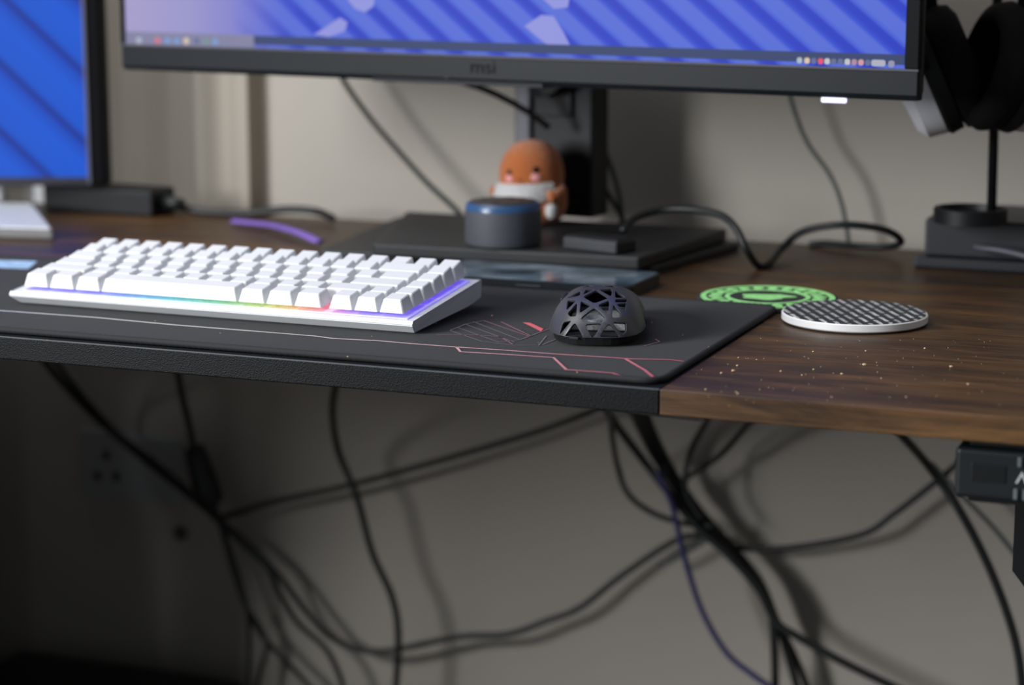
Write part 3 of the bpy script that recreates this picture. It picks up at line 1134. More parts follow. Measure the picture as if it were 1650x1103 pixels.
sd_.location = (off.x - 0.03, FY - 0.0005, ZB + 0.004)
sd_.rotation_euler = (math.radians(90), 0, 0)

# neck of the stand: two side columns, a recessed middle and the hinge block under the chin
def ml(px, py, y):
    return local(mo, oy(px, py, y))


pa, pb = ml(824, 250, 0.578), ml(955, 250, 0.578)
ny = 0.5 * (pa.y + pb.y)
BT = 0.0175
bm = box(pa.x, pa.x + 0.016, ny, ny + 0.035, BT, ZB + 0.12, 0.002)
finish(bm, 'neck_flange', mat('neck_lit_grey', srgb(74, 72, 84), 0.4, noise_amt=0.05), mo)  # lit left side of the neck put into a lighter grey
finish(box(pa.x + 0.016, pb.x, ny + 0.004, ny + 0.036, BT, ZB + 0.12, 0.002), 'neck', M_BLACK, mo)
finish(box(pa.x + 0.020, pb.x - 0.018, ny - 0.0005, ny + 0.004, 0.105, ZB + 0.10, 0.001), 'neck_cover', M_BLACK, mo)
finish(box(-0.045 + off.x, 0.055 + off.x, FY + 0.029, ny + 0.006, ZB + 0.04, ZB + 0.16, 0.006), 'hinge_block', M_BLACK, mo)
bm = bmesh.new()
hz = [(pa.x + 0.014, ZB + 0.006), (pb.x + 0.01, ZB + 0.006), (pb.x - 0.028, ZB - 0.020), (pa.x + 0.030, ZB - 0.024)]
A = [bm.verts.new((x, ny - 0.02, z)) for x, z in hz]
B = [bm.verts.new((x, ny + 0.004, z)) for x, z in hz]
bm.faces.new(A); bm.faces.new(B[::-1])
for i in range(4):
    j = (i + 1) % 4
    bm.faces.new((A[i], B[i], B[j], A[j]))
finish(bm, 'neck_collar', M_BLACK, mo)


def base_poly(pts, z):
    return [tuple(local(mo, oz(px, py, z))[:2]) for px, py in pts]


lowp = base_poly([(515, 402), (1050, 430), (1192, 390), (640, 349)], 0.007)
upp = base_poly([(600, 392), (1030, 414), (1172, 368), (655, 340)], BT)
finish(prism(lowp, 0.0, 0.007, 0.0015), 'base_plate', M_BASE, mo)
finish(prism(upp, 0.0071, BT, 0.002), 'base_deck', M_BASE, mo)

# ================================================================== LEFT MONITOR
lc = CAM + ray(172, 300) * 2.03
lm = thing('side_monitor', 'second monitor with saturated blue screen on silver stand at far left', 'monitor', (lc.x - 0.16, lc.y + 0.02, T), math.radians(20.5))
e1 = local(lm, lc)
LX1, LFY, LZ = e1.x, e1.y, e1.z
finish(box(LX1 - 0.55, LX1, LFY, LFY + 0.028, LZ, LZ + 0.34, 0.003), 'housing', MATS['bezel_black'], lm)
finish(box(LX1 - 0.53, LX1 - 0.0172, LFY - 0.0008, LFY + 0.001, LZ + 0.0085, LZ + 0.33), 'screen', screen_mat('deep_blue_screen', True), lm)
finish(box(LX1 - 0.0172, LX1 - 0.0142, LFY - 0.0016, LFY + 0.001, LZ + 0.002, LZ + 0.33, 0.0003), 'bezel_trim', mat('bezel_trim', srgb(96, 96, 112), 0.35, 0.4), lm)
finish(box(LX1 - 0.53, LX1 - 0.0172, LFY - 0.0016, LFY + 0.001, LZ + 0.001, LZ + 0.0085, 0.0003), 'bottom_bezel', mat('bezel_dark', srgb(30, 31, 40), 0.4), lm)
ftp = [local(lm, oz(px, py, 0.012)) for px, py in ((-200, 360), (84, 367), (52, 326), (-200, 318))]
fbp = [local(lm, oz(px, py, 0.0)) for px, py in ((-200, 378), (88, 386), (56, 344), (-200, 336))]
finish(prism([(q.x, q.y) for q in fbp], 0.0, 0.012, 0.003, 3, top=[(q.x, q.y) for q in ftp]), 'stand_foot', M_SILVER, lm)
fx = (ftp[0].x + ftp[1].x) / 2 - 0.03
fy = (ftp[0].y + ftp[2].y) / 2
finish(box(fx - 0.05, fx + 0.02, LFY + 0.027, LFY + 0.045, 0.010, LZ + 0.16, 0.003), 'stand_neck', M_SILVER, lm)

# black power brick behind it with its cable
q = oz(245, 351, 0)
pbk = thing('power_brick', 'black power brick at the back of the desk beside the side monitor', 'adapter', (q.x, q.y, T), math.radians(-4))
finish(box(-0.125, 0, 0, 0.04, 0.0, 0.0255, 0.003, 3), 'casing', M_BLACK, pbk)
finish(tube([Vector((0.0, 0.02, 0.013)), Vector((0.022, 0.02, 0.012))], [0.0075, 0.0045], 12), 'strain_relief', M_CABLE, pbk, smooth=True)


# ================================================================== CABLES
def cable(name, pts, r, label, m=None, cat='cable', group=None, n=10, flat=None):
    """pts: world points"""
    o = finish(tube(spline(pts, 8), r * (0.76 if name == 'cable' else 1.0), n, flat=flat), name, m or M_CABLE, None, smooth=True)
    c = Vector(pts[0])
    for v in o.data.vertices:
        v.co -= c
    o.location = c
    return tag(o, label, cat, group)


def cy(pxs, y, r, label, m=None, name='cable', y2=None):
    P = []
    for i, q in enumerate(pxs):
        t_ = i / (len(pxs) - 1)
        yy = q[2] if len(q) > 2 else (y if y2 is None else y + (y2 - y) * t_)
        P.append(oy(q[0], q[1], yy))
    if pxs[-1][1] >= 1100:
        # below the picture the cable goes on down to the floor
        d_ = (P[-1] - P[-2])
        E_ = P[-1] + d_.normalized() * 0.07
        fx_ = max(-0.5, min(0.5, d_.x / max(0.02, -d_.z))) * 0.10
        fy_ = min(0.652, E_.y + 0.035)
        P += [E_, Vector((E_.x + fx_, E_.y, E_.z * 0.40)), Vector((E_.x + fx_ * 1.2, 0.5 * (E_.y + fy_), 0.022)), Vector((E_.x + fx_ * 1.2 + 0.02, fy_, 0.006)), Vector((E_.x + fx_ * 1.2 + 0.05, fy_, 0.006))]
    return cable(name, P, r, label, m)


bk = q
cable('power_cable', [Vector((bk.x + 0.021, bk.y + 0.019, T + 0.012)), oy(285, 332, 0.585), oy(330, 341, 0.585), oy(400, 343, 0.59), oy(465, 337, 0.59), oy(512, 341, 0.59), oy(536, 352, 0.575)], 0.0036,
      'thick black cable snaking from the power brick along the back of the desk')
cable('purple_strap', [oz(378, 356, 0.004), oz(405, 359, 0.005), oz(440, 363, 0.006), oz(480, 374, 0.007), oz(514, 389, 0.005)], 0.004,
      'flat purple strap lying behind the keyboard', mat('purple_fabric', srgb(122, 92, 176), 0.6, noise_amt=0.1, noise_scale=300), 'strap', flat=(0.0022, 0.0050))
# behind the main monitor
cy([(535, 95), (560, 140), (600, 195), (645, 247), (690, 296), (735, 338), (760, 370)], 0.632, 0.0034, 'straight black cable slanting down left of the monitor neck')
cy([(700, 118), (775, 142), (815, 160), (850, 180), (884, 205)], 0.50, 0.0036, 'black cable running from under the screen into the monitor neck', y2=0.552)
cy([(955, 110), (962, 190), (972, 235), (990, 285), (1000, 330), (1004, 380)], 0.635, 0.0034, 'thin grey-green cable hanging right of the monitor neck', M_CABLEG)
cy([(945, 262), (960, 282), (982, 315), (1003, 352), (1015, 385)], 0.628, 0.0032, 'short black cable leaving the lower right of the monitor neck')
cy([(1268, 120), (1276, 165), (1300, 228), (1338, 283), (1358, 335), (1369, 402), (1372, 440)], 0.645, 0.0026, 'thin dark cable hanging down the wall under the power light', M_CABLEG)
hubp = oz(905, 402, BT)
cable('usb_cable', [oy(1003, 372, 0.43), oy(1022, 352, 0.45), oy(1062, 339, 0.47), oy(1110, 337, 0.47), oy(1160, 346, 0.46), oy(1186, 368, 0.45), oy(1203, 402, 0.445), oz(1222, 428, 0.0032), oz(1240, 424, 0.0032), oy(1262, 398, 0.52),
                     oy(1296, 372, 0.53), oy(1360, 362, 0.53), oy(1425, 370, 0.54), oy(1452, 388, 0.555), oy(1432, 397, 0.570), oy(1380, 396, 0.580), oy(1330, 392, 0.595), oy(1306, 394, 0.600)], 0.0030,
      'black cable looping across the desk from the small ridged hub')

# under the desk
G = 'dark cables hanging under the desk'
cy([(60, 565, .48), (95, 610, .55), (160, 678), (235, 742), (300, 793), (348, 834), (370, 862)], 0.630, 0.0046, 'thicker black cable slanting down across the wall socket')
cy([(78, 565, .53), (120, 622, .59), (185, 694), (250, 744), (310, 796), (352, 832), (372, 858)], 0.641, 0.0038, 'thin black cable just above the one across the wall socket')
cy([(283, 575, .5), (292, 630, .58), (306, 690), (312, 722)], 0.628, 0.0044, 'short black cable dropping into the hanging inline plug')
cy([(345, 836), (385, 825), (440, 808), (560, 782), (700, 744), (850, 700), (930, 672), (968, 655, .62), (985, 640, .60)], 0.648, 0.0040, 'long dark cable rising right from the left junction to the black board')
cy([(345, 815), (362, 868), (378, 925), (400, 985), (428, 1030), (480, 1085), (515, 1125)], 0.645, 0.0036, 'dark cable bending right below the left junction near the floor box')
cy([(350, 825), (372, 890), (392, 955), (401, 1010), (400, 1125)], 0.638, 0.0032, 'thin straight cable dropping left of the forked pair')
cy([(402, 985), (425, 1022), (430, 1045), (420, 1080), (410, 1125)], 0.652, 0.0034, 'thin cable curling back left at the fork near the floor box')
cy([(345, 828), (395, 880), (432, 915), (452, 958), (480, 1003), (525, 1045), (548, 1090), (556, 1125)], 0.640, 0.0038, 'dark cable dropping beneath the junction through the lower left')
cy([(348, 832), (400, 876), (445, 922), (495, 986), (540, 1030), (612, 1049), (735, 1026), (818, 1021), (880, 1000), (935, 978), (1000, 928), (1085, 872), (1128, 862), (1170, 868)], 0.636, 0.0040, 'long dark cable sagging low between the two cable junctions', y2=0.664)
cy([(545, 600, .5), (536, 660, .57), (545, 725), (575, 800), (600, 890), (632, 962), (642, 1025), (637, 1125)], 0.622, 0.0045, 'single black cable hanging straight down below the keyboard')
cy([(983, 640, .45), (985, 690, .55), (995, 750), (1012, 795), (1050, 825), (1100, 842), (1150, 848)], 0.628, 0.0036, 'dark cable curving down left of the main bundle')
cy([(965, 640, .5), (990, 680, .57), (1032, 735), (1075, 790), (1125, 850), (1170, 890), (1220, 945), (1250, 1000), (1285, 1025), (1370, 1072), (1470, 1120)], 0.622, 0.0050, 'thick black bundle cable ending toward the lower right corner')
cy([(1012, 645, .52), (1032, 690, .585), (1058, 740), (1098, 798), (1140, 855), (1190, 905), (1235, 965), (1246, 1010), (1250, 1125)], 0.632, 0.0050, 'black bundle cable that drops straight down at its end')
cy([(1025, 645, .54), (1045, 695, .60), (1075, 745), (1110, 805), (1155, 862), (1200, 905), (1240, 975), (1262, 1030), (1290, 1125)], 0.642, 0.0048, 'black bundle cable that slants slightly right at its end')
cy([(1035, 650, .57), (1062, 715, .62), (1095, 775), (1135, 830), (1180, 880), (1225, 935), (1255, 1005), (1280, 1055), (1308, 1125)], 0.652, 0.0042, 'rightmost black bundle cable close to the wall')
cy([(1060, 760), (1082, 810), (1092, 850), (1108, 915), (1132, 985), (1170, 1050), (1215, 1088), (1270, 1125)], 0.612, 0.0036, 'dark blue cable curving down left of the main bundle', mat('blue_cable_rubber', srgb(44, 44, 92), 0.5, noise_amt=0.1))
cy([(1155, 650, .5), (1140, 676, .57), (1115, 722), (1104, 765), (1108, 800), (1130, 835)], 0.610, 0.0034, 'thin black cable joining the bundle from the wooden edge, left of two')
cy([(1235, 655, .53), (1205, 684, .60), (1160, 733), (1112, 765), (1100, 780), (1112, 815)], 0.632, 0.0036, 'thin black cable joining the bundle from the wooden edge, right of two')
cy([(1150, 872), (1210, 884), (1290, 880), (1390, 860), (1440, 828), (1500, 782), (1560, 732), (1600, 690)], 0.648, 0.0038, 'dark cable rising right from the bundle to behind the handset')
cy([(1420, 665, .5), (1452, 700, .52), (1500, 755), (1548, 825), (1590, 905), (1622, 985), (1640, 1050), (1650, 1125)], 0.560, 0.0048, 'thick black cable curving down at the right beside the handset')
cy([(1500, 745), (1540, 788), (1590, 838), (1630, 885), (1680, 950)], 0.640, 0.0028, 'thin grey cable slanting down behind the desk leg', M_CABLEG)
cy([(1062, 908), (1085, 900), (1112, 885), (1140, 868)], 0.650, 0.0030, 'short loose grey cable end left of the bundle', M_CABLEG)

# inline plug hanging on the wall side
a, b_ = oy(312, 718, 0.628), oy(340, 812, 0.632)
ip = thing('inline_plug', 'black inline power plug hanging above the left cable junction', 'plug', b_, 0)
ax = (a - b_)
pth = [ax * t_ for t_ in (1.0, 0.97, 0.85, 0.3, 0.06, 0.0)]
finish(tube(pth, [0.0065, 0.0098, 0.0112, 0.0142, 0.0142, 0.0110], 14), 'plug_body', M_CABLE, ip, smooth=True)
finish(tube([ax * -0.14, ax * 0.02], [0.0050, 0.0080], 12), 'strain_relief', M_CABLE, ip, smooth=True)

# wall socket
s0 = oy(132, 690, WALL_Y)
s1 = oy(300, 812, WALL_Y)
so_ = thing('wall_socket', 'pale double wall socket plate low on the wall behind cables', 'socket', ((s0.x + s1.x) / 2, WALL_Y - 0.0005, (s0.z + s1.z) / 2))
hw, hh = (s1.x - s0.x) / 2, 0.036
pl_ = finish(box(-hw, hw, -0.008, 0, -hh, hh, 0.002, 2), 'faceplate', mat('socket_plastic', srgb(150, 151, 152), 0.45), so_)
for (px, py) in ((172, 733), (158, 766), (188, 767)):
    q2 = oy(px, py, WALL_Y - 0.008)
    finish(box(q2.x - so_.location.x - 0.0035, q2.x - so_.location.x + 0.0035, -0.0092, -0.0079, q2.z - so_.location.z - 0.0045, q2.z - so_.location.z + 0.0045, 0.001), 'socket_slot', M_MDARK, so_)
finish(box(hw - 0.03, hw - 0.014, -0.0105, -0.0079, -0.012, 0.012, 0.001), 'rocker_switch', mat('socket_switch', srgb(156, 157, 158), 0.4), so_)
q2 = oy(292, 858, WALL_Y)
wp_ = finish(lathe([(0, 0), (0.008, 0), (0.0075, 0.003), (0.003, 0.004), (0, 0.004)], 20), 'wall_plug', mat('grey_plug_cap', srgb(70, 70, 68), 0.6), None, smooth=35)
wp_.location = (q2.x, WALL_Y - 0.0002, q2.z)
wp_.rotation_euler = (math.radians(90), 0, 0)
tag(wp_, 'small round grey wall cap below the wall socket', 'wall cap')

# black box on the floor at the lower left
bx = thing('floor_speaker', 'black box-shaped unit on the floor at the lower left corner', 'speaker', (-0.71, 0.49, 0))
finish(box(-0.08, 0.19, -0.14, 0.14, 0.012, 0.272, 0.012, 3), 'cabinet', M_BLACK, bx)
finish(lathe([(0, 0.2725), (0.03, 0.2725), (0.034, 0.277), (0.030, 0.281), (0, 0.281)], 32, center=(0.115, -0.02)), 'volume_dial', M_SATIN, bx, smooth=35)
finish(box(-0.07, 0.18, -0.146, -0.139, 0.03, 0.25, 0.003), 'front_grille', M_PAD, bx)
for sx in (-0.05, 0.16):
    for sy in (-0.11, 0.11):
        finish(lathe([(0, 0), (0.014, 0), (0.016, 0.0125), (0, 0.0125)], 20, center=(sx, sy)), 'rubber_foot', M_CABLE, bx)

# unseen drawer cabinet added to keep daylight off the left part of the wall
cab = thing('shade_cabinet', 'added dark drawer cabinet out of view, shading the lower left wall', 'cabinet', (-0.93, 0.16, 0))
finish(box(-0.17, 0.13, -0.13, 0.44, 0.03, 0.64, 0.003), 'carcass', mat('cabinet_dark', srgb(44, 40, 38), 0.6, noise_amt=0.1), cab)
for k in range(3):
    z0 = 0.05 + k * 0.2
    dr_ = finish(box(-0.165, 0.125, -0.148, -0.1305, z0, z0 + 0.19, 0.002), 'drawer', mat('cabinet_front', srgb(50, 46, 44), 0.5, noise_amt=0.08), cab)
    finish(tube([Vector((-0.07, -0.165, z0 + 0.095)), Vector((0.03, -0.165, z0 + 0.095))], 0.005, 10), 'handle', M_SILVER, dr_, smooth=True)
for sx in (-0.15, 0.11):
    for sy in (-0.11, 0.41):
        finish(lathe([(0, 0), (0.018, 0), (0.018, 0.03), (0, 0.03)], 20, center=(sx, sy)), 'caster', M_BLACK, cab)

# unseen office chair added left of the camera to shade the under-desk wall
M_CHAIR = mat('black_chair_fabric', srgb(28, 28, 31), 0.85, noise_amt=0.15, noise_scale=500, bump=0.3, bump_scale=1500)
och = thing('shade_chair', 'added black office chair out of view, shading the wall under the desk', 'chair', (-1.08, -0.38, 0), math.radians(6))
finish(prism(rounded_rect(-0.24, 0.24, -0.22, 0.22, 0.07), 0.43, 0.50, 0.02, 3), 'seat', M_CHAIR, och)
bm = prism(rounded_rect(-0.25, 0.25, 0.52, 0.86, 0.06), 0, 0.05, 0.015, 3)
for v in bm.verts:
    v.co = Vector((v.co.x, -0.20 - v.co.z - 0.06 * (v.co.x / 0.25) ** 2 * -0.4 - 0.12 * (v.co.y - 0.52), v.co.y))
finish(bm, 'backrest', M_CHAIR, och)
finish(tube(spline([Vector((0, -0.10, 0.42)), Vector((0, -0.22, 0.42)), Vector((0, -0.285, 0.47)), Vector((0, -0.275, 0.62))], 6), 0.016, 10), 'back_support', M_BLACK, och, smooth=True)
finish(lathe([(0, 0.08), (0.028, 0.08), (0.028, 0.25), (0.02, 0.26), (0.02, 0.43), (0, 0.43)], 24), 'gas_column', M_BLACK, och)
for k in range(5):
    a = 2 * math.pi * k / 5 + 0.3
    u_ = Vector((math.cos(a), math.sin(a), 0))
    finish(tube([Vector((0, 0, 0.10)) + u_ * 0.02, Vector((0, 0, 0.085)) + u_ * 0.16, Vector((0, 0, 0.07)) + u_ * 0.28], [0.022, 0.018, 0.013], 8), 'base_arm', M_BLACK, och, smooth=True)
    finish(tube([u_ * 0.28 + Vector((-u_.y, u_.x, 0)) * s_ + Vector((0, 0, 0.03)) for s_ in (-0.022, 0.022)], 0.03, 18), 'caster', M_BLACK, och, smooth=35)

# ================================================================== THINGS ON THE MONITOR BASE
# round smart speaker
q = oz(811, 403, BT)
vd = (q - CAM); vd.z = 0; vd.normalize()
SR = 0.0305
c = q + vd * SR
sp = thing('smart_speaker', 'dark grey round smart speaker with blue light ring on the monitor base', 'speaker', (c.x, c.y, T + BT + 0.0002))
SHT = 0.0350
finish(lathe([(0, 0), (SR - 0.0025, 0), (SR - 0.0006, 0.0015), (SR, 0.004), (SR, SHT - 0.0065), (0, SHT - 0.0065)], 64), 'fabric_body', mat('speaker_fabric', srgb(66, 68, 74), 0.55, noise_amt=0.12, noise_scale=900, bump=0.3, bump_scale=2200), sp, smooth=35)
finish(lathe([(SR - 0.004, SHT - 0.0065), (SR, SHT - 0.0065), (SR - 0.0003, SHT - 0.0030), (SR - 0.0016, SHT - 0.0010), (SR - 0.004, SHT - 0.0008), (SR - 0.004, SHT - 0.0065)], 64), 'light_ring', mat('blue_light_ring', srgb(44, 74, 112), 0.3), sp, smooth=35)
finish(lathe([(0, SHT - 0.0065), (SR - 0.0041, SHT - 0.0065), (SR - 0.0041, SHT), (SR - 0.005, SHT + 0.0003), (0, SHT + 0.0003)], 64), 'top_disc', mat('speaker_top', srgb(58, 54, 56), 0.45), sp, smooth=35)
for k in range(4):
    a = math.pi / 2 * k
    finish(lathe([(0, SHT + 0.0003), (0.0022, SHT + 0.0003), (0.0022, SHT + 0.0007), (0, SHT + 0.0007)], 14, center=(0.016 * math.cos(a), 0.016 * math.sin(a))), 'top_button', M_BLACK, sp)

# crocheted doll
q = oz(857, 362, BT)
c = q + vd * 0.014
M_CRO = None


def crochet(name, col):
    m, nt, p = new_mat(name)
    tc = N(nt, 'ShaderNodeTexCoord')
    wv = N(nt, 'ShaderNodeTexWave', bands_direction='Z')
    wv.inputs['Scale'].default_value = 130
    wv.inputs['Distortion'].default_value = 1.5
    wv.inputs['Detail'].default_value = 1
    nt.links.new(tc.outputs['Object'], wv.inputs['Vector'])
    vr = N(nt, 'ShaderNodeTexVoronoi')
    vr.inputs['Scale'].default_value = 420
    nt.links.new(tc.outputs['Object'], vr.inputs['Vector'])
    ad = N(nt, 'ShaderNodeMath', operation='ADD')
    nt.links.new(wv.outputs['Fac'], ad.inputs[0])
    nt.links.new(vr.outputs['Distance'], ad.inputs[1])
    b = N(nt, 'ShaderNodeBump')
    b.inputs['Strength'].default_value = 0.7
    b.inputs['Distance'].default_value = 0.0015
    nt.links.new(ad.outputs[0], b.inputs['Height'])
    nt.links.new(b.outputs[0], p.inputs['Normal'])
    dk = tuple(x * 0.75 for x in col[:3]) + (1,)
    r = ramp(nt, [(0.2, dk), (0.8, col)])
    nt.links.new(wv.outputs['Fac'], r.inputs[0])
    nt.links.new(r.outputs[0], p.inputs['Base Color'])
    p.inputs['Roughness'].default_value = 0.85
    p.inputs['Sheen Weight'].default_value = 0.3
    return m


M_CRO = crochet('orange_crochet', srgb(206, 112, 46))
M_CROW = crochet('white_crochet', srgb(230, 228, 228))
FACE = math.radians(-8)
dl_ = thing('crochet_doll', 'orange crocheted egg-shaped doll with white cloth standing by the monitor neck', 'doll', (c.x, c.y, T + BT + 0.0002), FACE)
DH = 0.0712
DPROF = [(0.0, 0.0), (0.018, 0.0005), (0.0255, 0.004), (0.0295, 0.011), (0.0305, 0.019), (0.0295, 0.026), (0.0275, 0.031), (0.0278, 0.037), (0.0278, 0.044), (0.0262, 0.052), (0.0222, 0.060), (0.0158, 0.0665), (0.0085, 0.0700), (0.0, DH)]


def dr(z):
    for (r0, z0), (r1, z1) in zip(DPROF, DPROF[1:]):
        if z0 <= z <= z1:
            return r0 + (r1 - r0) * (z - z0) / (z1 - z0)
    return 0


finish(lathe([(x.x, x.z) for x in spline([Vector((r_, 0, z)) for r_, z in DPROF], 3)], 40), 'body', M_CRO, dl_, smooth=True)


def on_doll(az, z, out_=0.0):
    a = math.radians(az)
    r_ = dr(z) + out_
    return Vector((r_ * math.sin(a), -r_ * math.cos(a), z))


def blob(name, at, s, m, rz=0):
    bm = bmesh.new()
    bmesh.ops.create_uvsphere(bm, u_segments=16, v_segments=10, radius=1)
    for v in bm.verts:
        v.co = Vector((v.co.x * s[0], v.co.y * s[1], v.co.z * s[2]))
    bmesh.ops.rotate(bm, verts=bm.verts, matrix=Matrix.Rotation(math.radians(rz), 3, 'Z'))
    bmesh.ops.translate(bm, verts=bm.verts, vec=at)
    return finish(bm, name, m, dl_, smooth=True)


M_EYE = mat('black_bead', srgb(14, 14, 16), 0.2)
M_CHK = mat('pink_felt', srgb(232, 160, 160), 0.9, noise_amt=0.08)
EL, ER = -14, 36
blob('eye', on_doll(EL, 0.0455, 0.0003), (0.0024, 0.0015, 0.0024), M_EYE, EL)
blob('eye', on_doll(ER, 0.0480, 0.0003), (0.0029, 0.0016, 0.0029), M_EYE, ER)
blob('cheek', on_doll(EL, 0.0398, 0.0), (0.0040, 0.0012, 0.0032), M_CHK, EL)
blob('cheek', on_doll(ER, 0.0418, 0.0), (0.0044, 0.0012, 0.0035), M_CHK, ER)
finish(tube([on_doll(a, 0.0402 - 0.0012 * math.cos(a_ * 1.5), 0.0004) for a, a_ in ((3, -1), (6, -0.5), (9, 0), (12, 0.5), (15, 1))], 0.0005, 6), 'mouth', mat('brown_thread', srgb(96, 44, 24), 0.9), dl_, smooth=True)
# white cloth across the chest
bm = bmesh.new()
rows_ = []
for z, o_ in ((0.0185, 0.0008), (0.0188, 0.0026), (0.027, 0.0030), (0.0335, 0.0028), (0.0342, 0.0008)):
    rows_.append([bm.verts.new(on_doll(a, z + 0.0030 * (a + 62) / 127, o_)) for a in range(-62, 67, 8)])
for A, B in zip(rows_, rows_[1:]):
    for i in range(len(A) - 1):
        bm.faces.new((A[i], A[i + 1], B[i + 1], B[i]))
cl = finish(bm, 'white_cloth', M_CROW, dl_, smooth=True)
finish(tube(spline([on_doll(98, 0.030, -0.003), on_doll(84, 0.0285, 0.002), on_doll(68, 0.0265, 0.0045), on_doll(54, 0.0255, 0.004)], 4), 0.0052, 10), 'arm', M_CRO, dl_, smooth=True)
finish(tube(spline([on_doll(-92, 0.030, -0.003), on_doll(-78, 0.028, 0.0005), on_doll(-64, 0.026, 0.003)], 4), 0.0045, 10), 'arm', M_CRO, dl_, smooth=True)
finish(tube(spline([on_doll(56, 0.0190, 0.003), on_doll(59, 0.0145, 0.0035), on_doll(61, 0.0085, 0.0025)], 4), [0.004] * 2 + [0.0052] * 5 + [0.004] * 2, 10), 'cloth_end', M_CROW, dl_, smooth=True)

# small ridged hub
q = oz(906, 401, BT)
q1 = oz(993, 411, BT)
hb = thing('ridged_hub', 'small dark ridged hub on the monitor base right of the smart speaker', 'hub', (q.x, q.y, T + BT + 0.0002), math.atan2(q1.y - q.y, q1.x - q.x))
HL = (q1 - q).length
finish(box(0, HL, 0, 0.027, 0, 0.0098, 0.0015, 2), 'casing', M_SATIN, hb)
for k in range(14):
    x = 0.003 + k * (HL - 0.006) / 13
    finish(box(x - 0.0010, x + 0.0010, 0.003, 0.025, 0.0097, 0.0112, 0.0003, 1), 'ridge', M_SATIN, hb)

# ================================================================== HEADPHONE STAND AND HEADPHONES
q = oz(1472, 431, 0.0)
hp = thing('headphone_stand', 'black headphone stand with square box base and thin pole', 'stand', (q.x, q.y, T), 0)
SBX = 0.145
finish(box(0, SBX, 0, 0.125, 0, 0.009, 0.002), 'base_plate', M_SATIN, hp)
finish(box(0.007, SBX - 0.007, 0.004, 0.112, 0.009, 0.0395, 0.0025), 'base_box', M_SATIN, hp)
tc_ = oz(1563, 358, 0.0395)
rr_ = 0.0285
dx, dy = tc_.x - q.x, tc_.y - q.y
dy = min(dy, 0.112 - rr_ - 0.002)
finish(lathe([(0, 0.0396), (rr_, 0.0396), (rr_, 0.0505), (rr_ - 0.001, 0.0512), (rr_ - 0.004, 0.0512), (rr_ - 0.005, 0.046), (0, 0.046)], 48, center=(dx, dy)), 'round_tray', M_BLACK, hp, smooth=35)
pp = oy(1598, 335, q.y + dy + 0.005)
ppx = pp.x - q.x
finish(tube([Vector((ppx, dy + 0.005, 0.046)), Vector((ppx - 0.004, dy + 0.005, 0.345))], 0.0038, 14), 'pole', M_BLACK, hp, smooth=True)
arm_y = dy + 0.005
finish(tube(spline([Vector((ppx - 0.004, arm_y + 0.035, 0.350)), Vector((ppx - 0.004, arm_y, 0.346)), Vector((ppx - 0.004, arm_y - 0.06, 0.348)), Vector((ppx - 0.004, arm_y - 0.078, 0.362))], 6), 0.006, 12), 'hook', M_BLACK, hp, smooth=True)
# headphones hang on the hook
HY = q.y + arm_y - 0.058
hcx = q.x + ppx - 0.004
hd = thing('headphones', 'black over-ear headphones with pale grey cups hanging on the stand', 'headphones', (hcx, HY, T + 0.10), 0)


def cup(cpx, cpy, axis, name_side):
    """axis: from the outer shell to the ear cushion"""
    c0 = oy(cpx, cpy, HY) - hd.location
    ax_ = axis.normalized()
    rot = ax_.to_track_quat('Z', 'Y').to_matrix().to_4x4()
    mt = Matrix.Translation(c0) @ rot
    R1 = 0.048

    def put(bm, nm, m, sm=True):
        for v in bm.verts:
            v.co.x *= 0.86                     # ear cups are a little taller than wide
        bmesh.ops.transform(bm, matrix=mt, verts=bm.verts)
        return finish(bm, nm, m, hd, smooth=sm)

    ring = [(R1 - 0.022, 0.006), (R1 - 0.020, 0.020), (R1 - 0.012, 0.026), (R1 - 0.003, 0.022), (R1 + 0.001, 0.012), (R1 - 0.002, 0.002), (R1 - 0.008, 0.0), (0, 0.0)]
    put(lathe([(0, 0.006)] + ring, 48), 'ear_cushion', M_PAD)
    put(lathe([(0, 0.0), (R1 - 0.003, 0.0), (R1 - 0.002, -0.010), (R1 - 0.004, -0.0125), (0, -0.0125)], 48), 'cup_body', M_BLACK, 35)
    put(lathe([(0, -0.0126), (R1 - 0.004, -0.0126), (R1 - 0.006, -0.027), (R1 - 0.014, -0.033), (0, -0.036)], 48), 'cup_shell', M_PEARL, 35)
    yk = [Vector((0.046 * math.cos(a), 0.050 * math.sin(a), -0.012)) for a in [math.radians(10 + 16 * k) for k in range(11)]]
    put(tube(yk, 0.0055, 8), 'yoke', M_PAD)
    return c0, ax_


tocam = -FWD
axL = RIGHT * 0.90 + Vector((0, 0, 1)) * 0.38 + tocam * 0.16
axR = RIGHT * -0.92 + Vector((0, 0, 1)) * 0.18 + tocam * 0.22
cL, aL = cup(1518, 116, axL, 'l')
cR, aR = cup(1626, 112, axR, 'r')
top = Vector((0, 0, 0.352 - 0.10 + 0.014))
sl = cL - aL * 0.016 + Vector((0, 0, 0.043))
sr = cR - aR * 0.016 + Vector((0, 0, 0.043))
band = spline([sl, sl + Vector((-0.004, 0, 0.06)), sl.lerp(top, 0.62) + Vector((-0.022, 0, 0.055)), top + Vector((0, 0, 0.004)), sr.lerp(top, 0.62) + Vector((0.022, 0, 0.055)), sr + Vector((0.004, 0, 0.06)), sr], 8)
finish(tube(band, 0.008, 12, flat=(0.011, 0.005)), 'headband', M_PAD, hd, smooth=True)

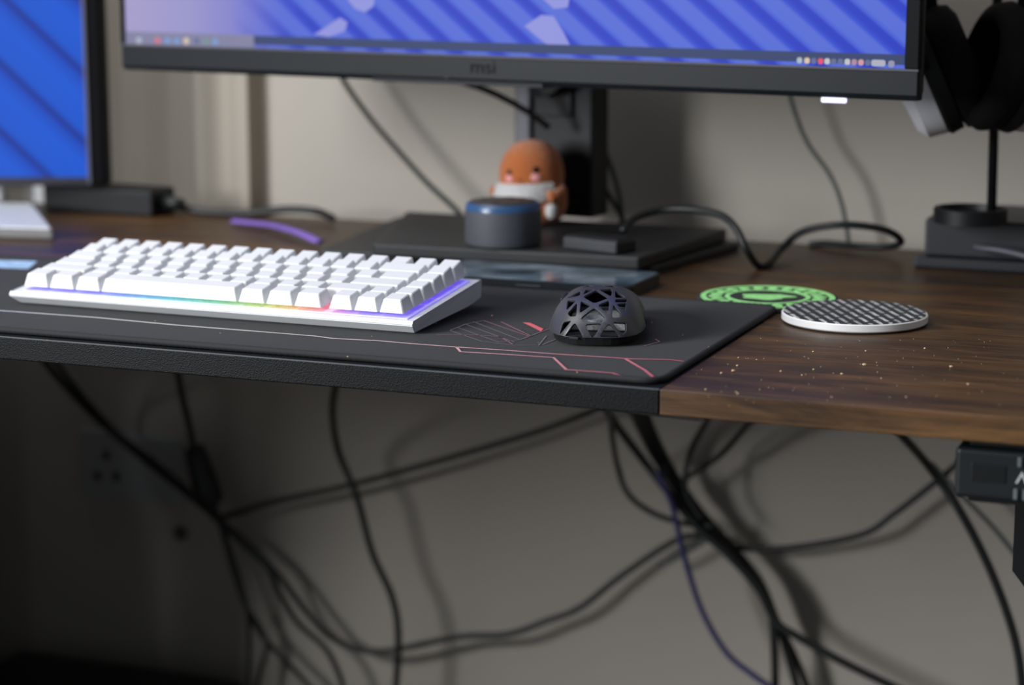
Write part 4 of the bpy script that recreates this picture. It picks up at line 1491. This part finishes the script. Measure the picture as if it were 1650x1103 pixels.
# cable and plug at the stand
cable('stand_cable', [oy(1572, 397, q.y - 0.006), oy(1585, 400, q.y - 0.010), oy(1605, 402, q.y - 0.014), oy(1635, 408, q.y - 0.018), oy(1668, 418, q.y - 0.02), oz(1700, 436, 0.0032)], 0.0030, 'grey cable in front of the headphone stand base', mat('stand_cable_grey', srgb(64, 66, 74), 0.5))
a = oz(1622, 372, 0.0445)
cable('coiled_lead', [Vector((q.x + SBX - 0.034, q.y + 0.020, T + 0.0432)), Vector((q.x + SBX - 0.022, q.y + 0.045, T + 0.0445)), Vector((q.x + SBX - 0.010, q.y + 0.07, T + 0.0450)), Vector((q.x + SBX - 0.014, q.y + 0.095, T + 0.0445))], 0.0036,
      'short black lead lying on top of the headphone stand base')

# ================================================================== CRUMBS
bm = bmesh.new()


def crumb(px, py, s, z=0.0):
    p_ = oz(px, py, z)
    r_ = bmesh.ops.create_icosphere(bm, subdivisions=1, radius=s)
    for v in r_['verts']:
        v.co = Vector((v.co.x * random.uniform(0.7, 1.3), v.co.y * random.uniform(0.7, 1.3), v.co.z * 0.6)) + p_ + Vector((0, 0, s * 0.65))


for px, py, s in [(1181, 599, 1.3), (1188, 590, 0.9), (1162, 602, 0.9), (1392, 589, 1.4), (1532, 592, 1.2), (1258, 599, 0.9), (1311, 596, 0.8), (1356, 603, 0.8), (1490, 562, 0.9), (1395, 566, 0.7), (1310, 567, 0.7), (1190, 577, 0.7), (1219, 580, 0.6),
                  (1189, 635, 0.8), (1186, 632, 0.6), (1292, 605, 0.7), (1420, 610, 0.6), (1340, 640, 0.6), (1137, 628, 0.7), (1460, 640, 0.6), (1560, 620, 0.8)]:
    crumb(px, py, s * 0.00095)
for k in range(90):
    crumb(random.uniform(1120, 1640), random.uniform(545, 655), random.uniform(0.0002, 0.0004))
for px, py in [(793, 509), (599, 542), (703, 522), (355, 537), (250, 517), (1142, 559), (1100, 540), (1050, 520), (930, 600), (560, 575), (76, 548)]:
    crumb(px, py, random.uniform(0.0003, 0.0006), MH)
cr = finish(bm, 'crumbs', mat('pale_crumbs', srgb(205, 180, 140), 0.8))
tag(cr, 'pale crumbs and dust scattered over the desk front', 'crumbs', kind='stuff')
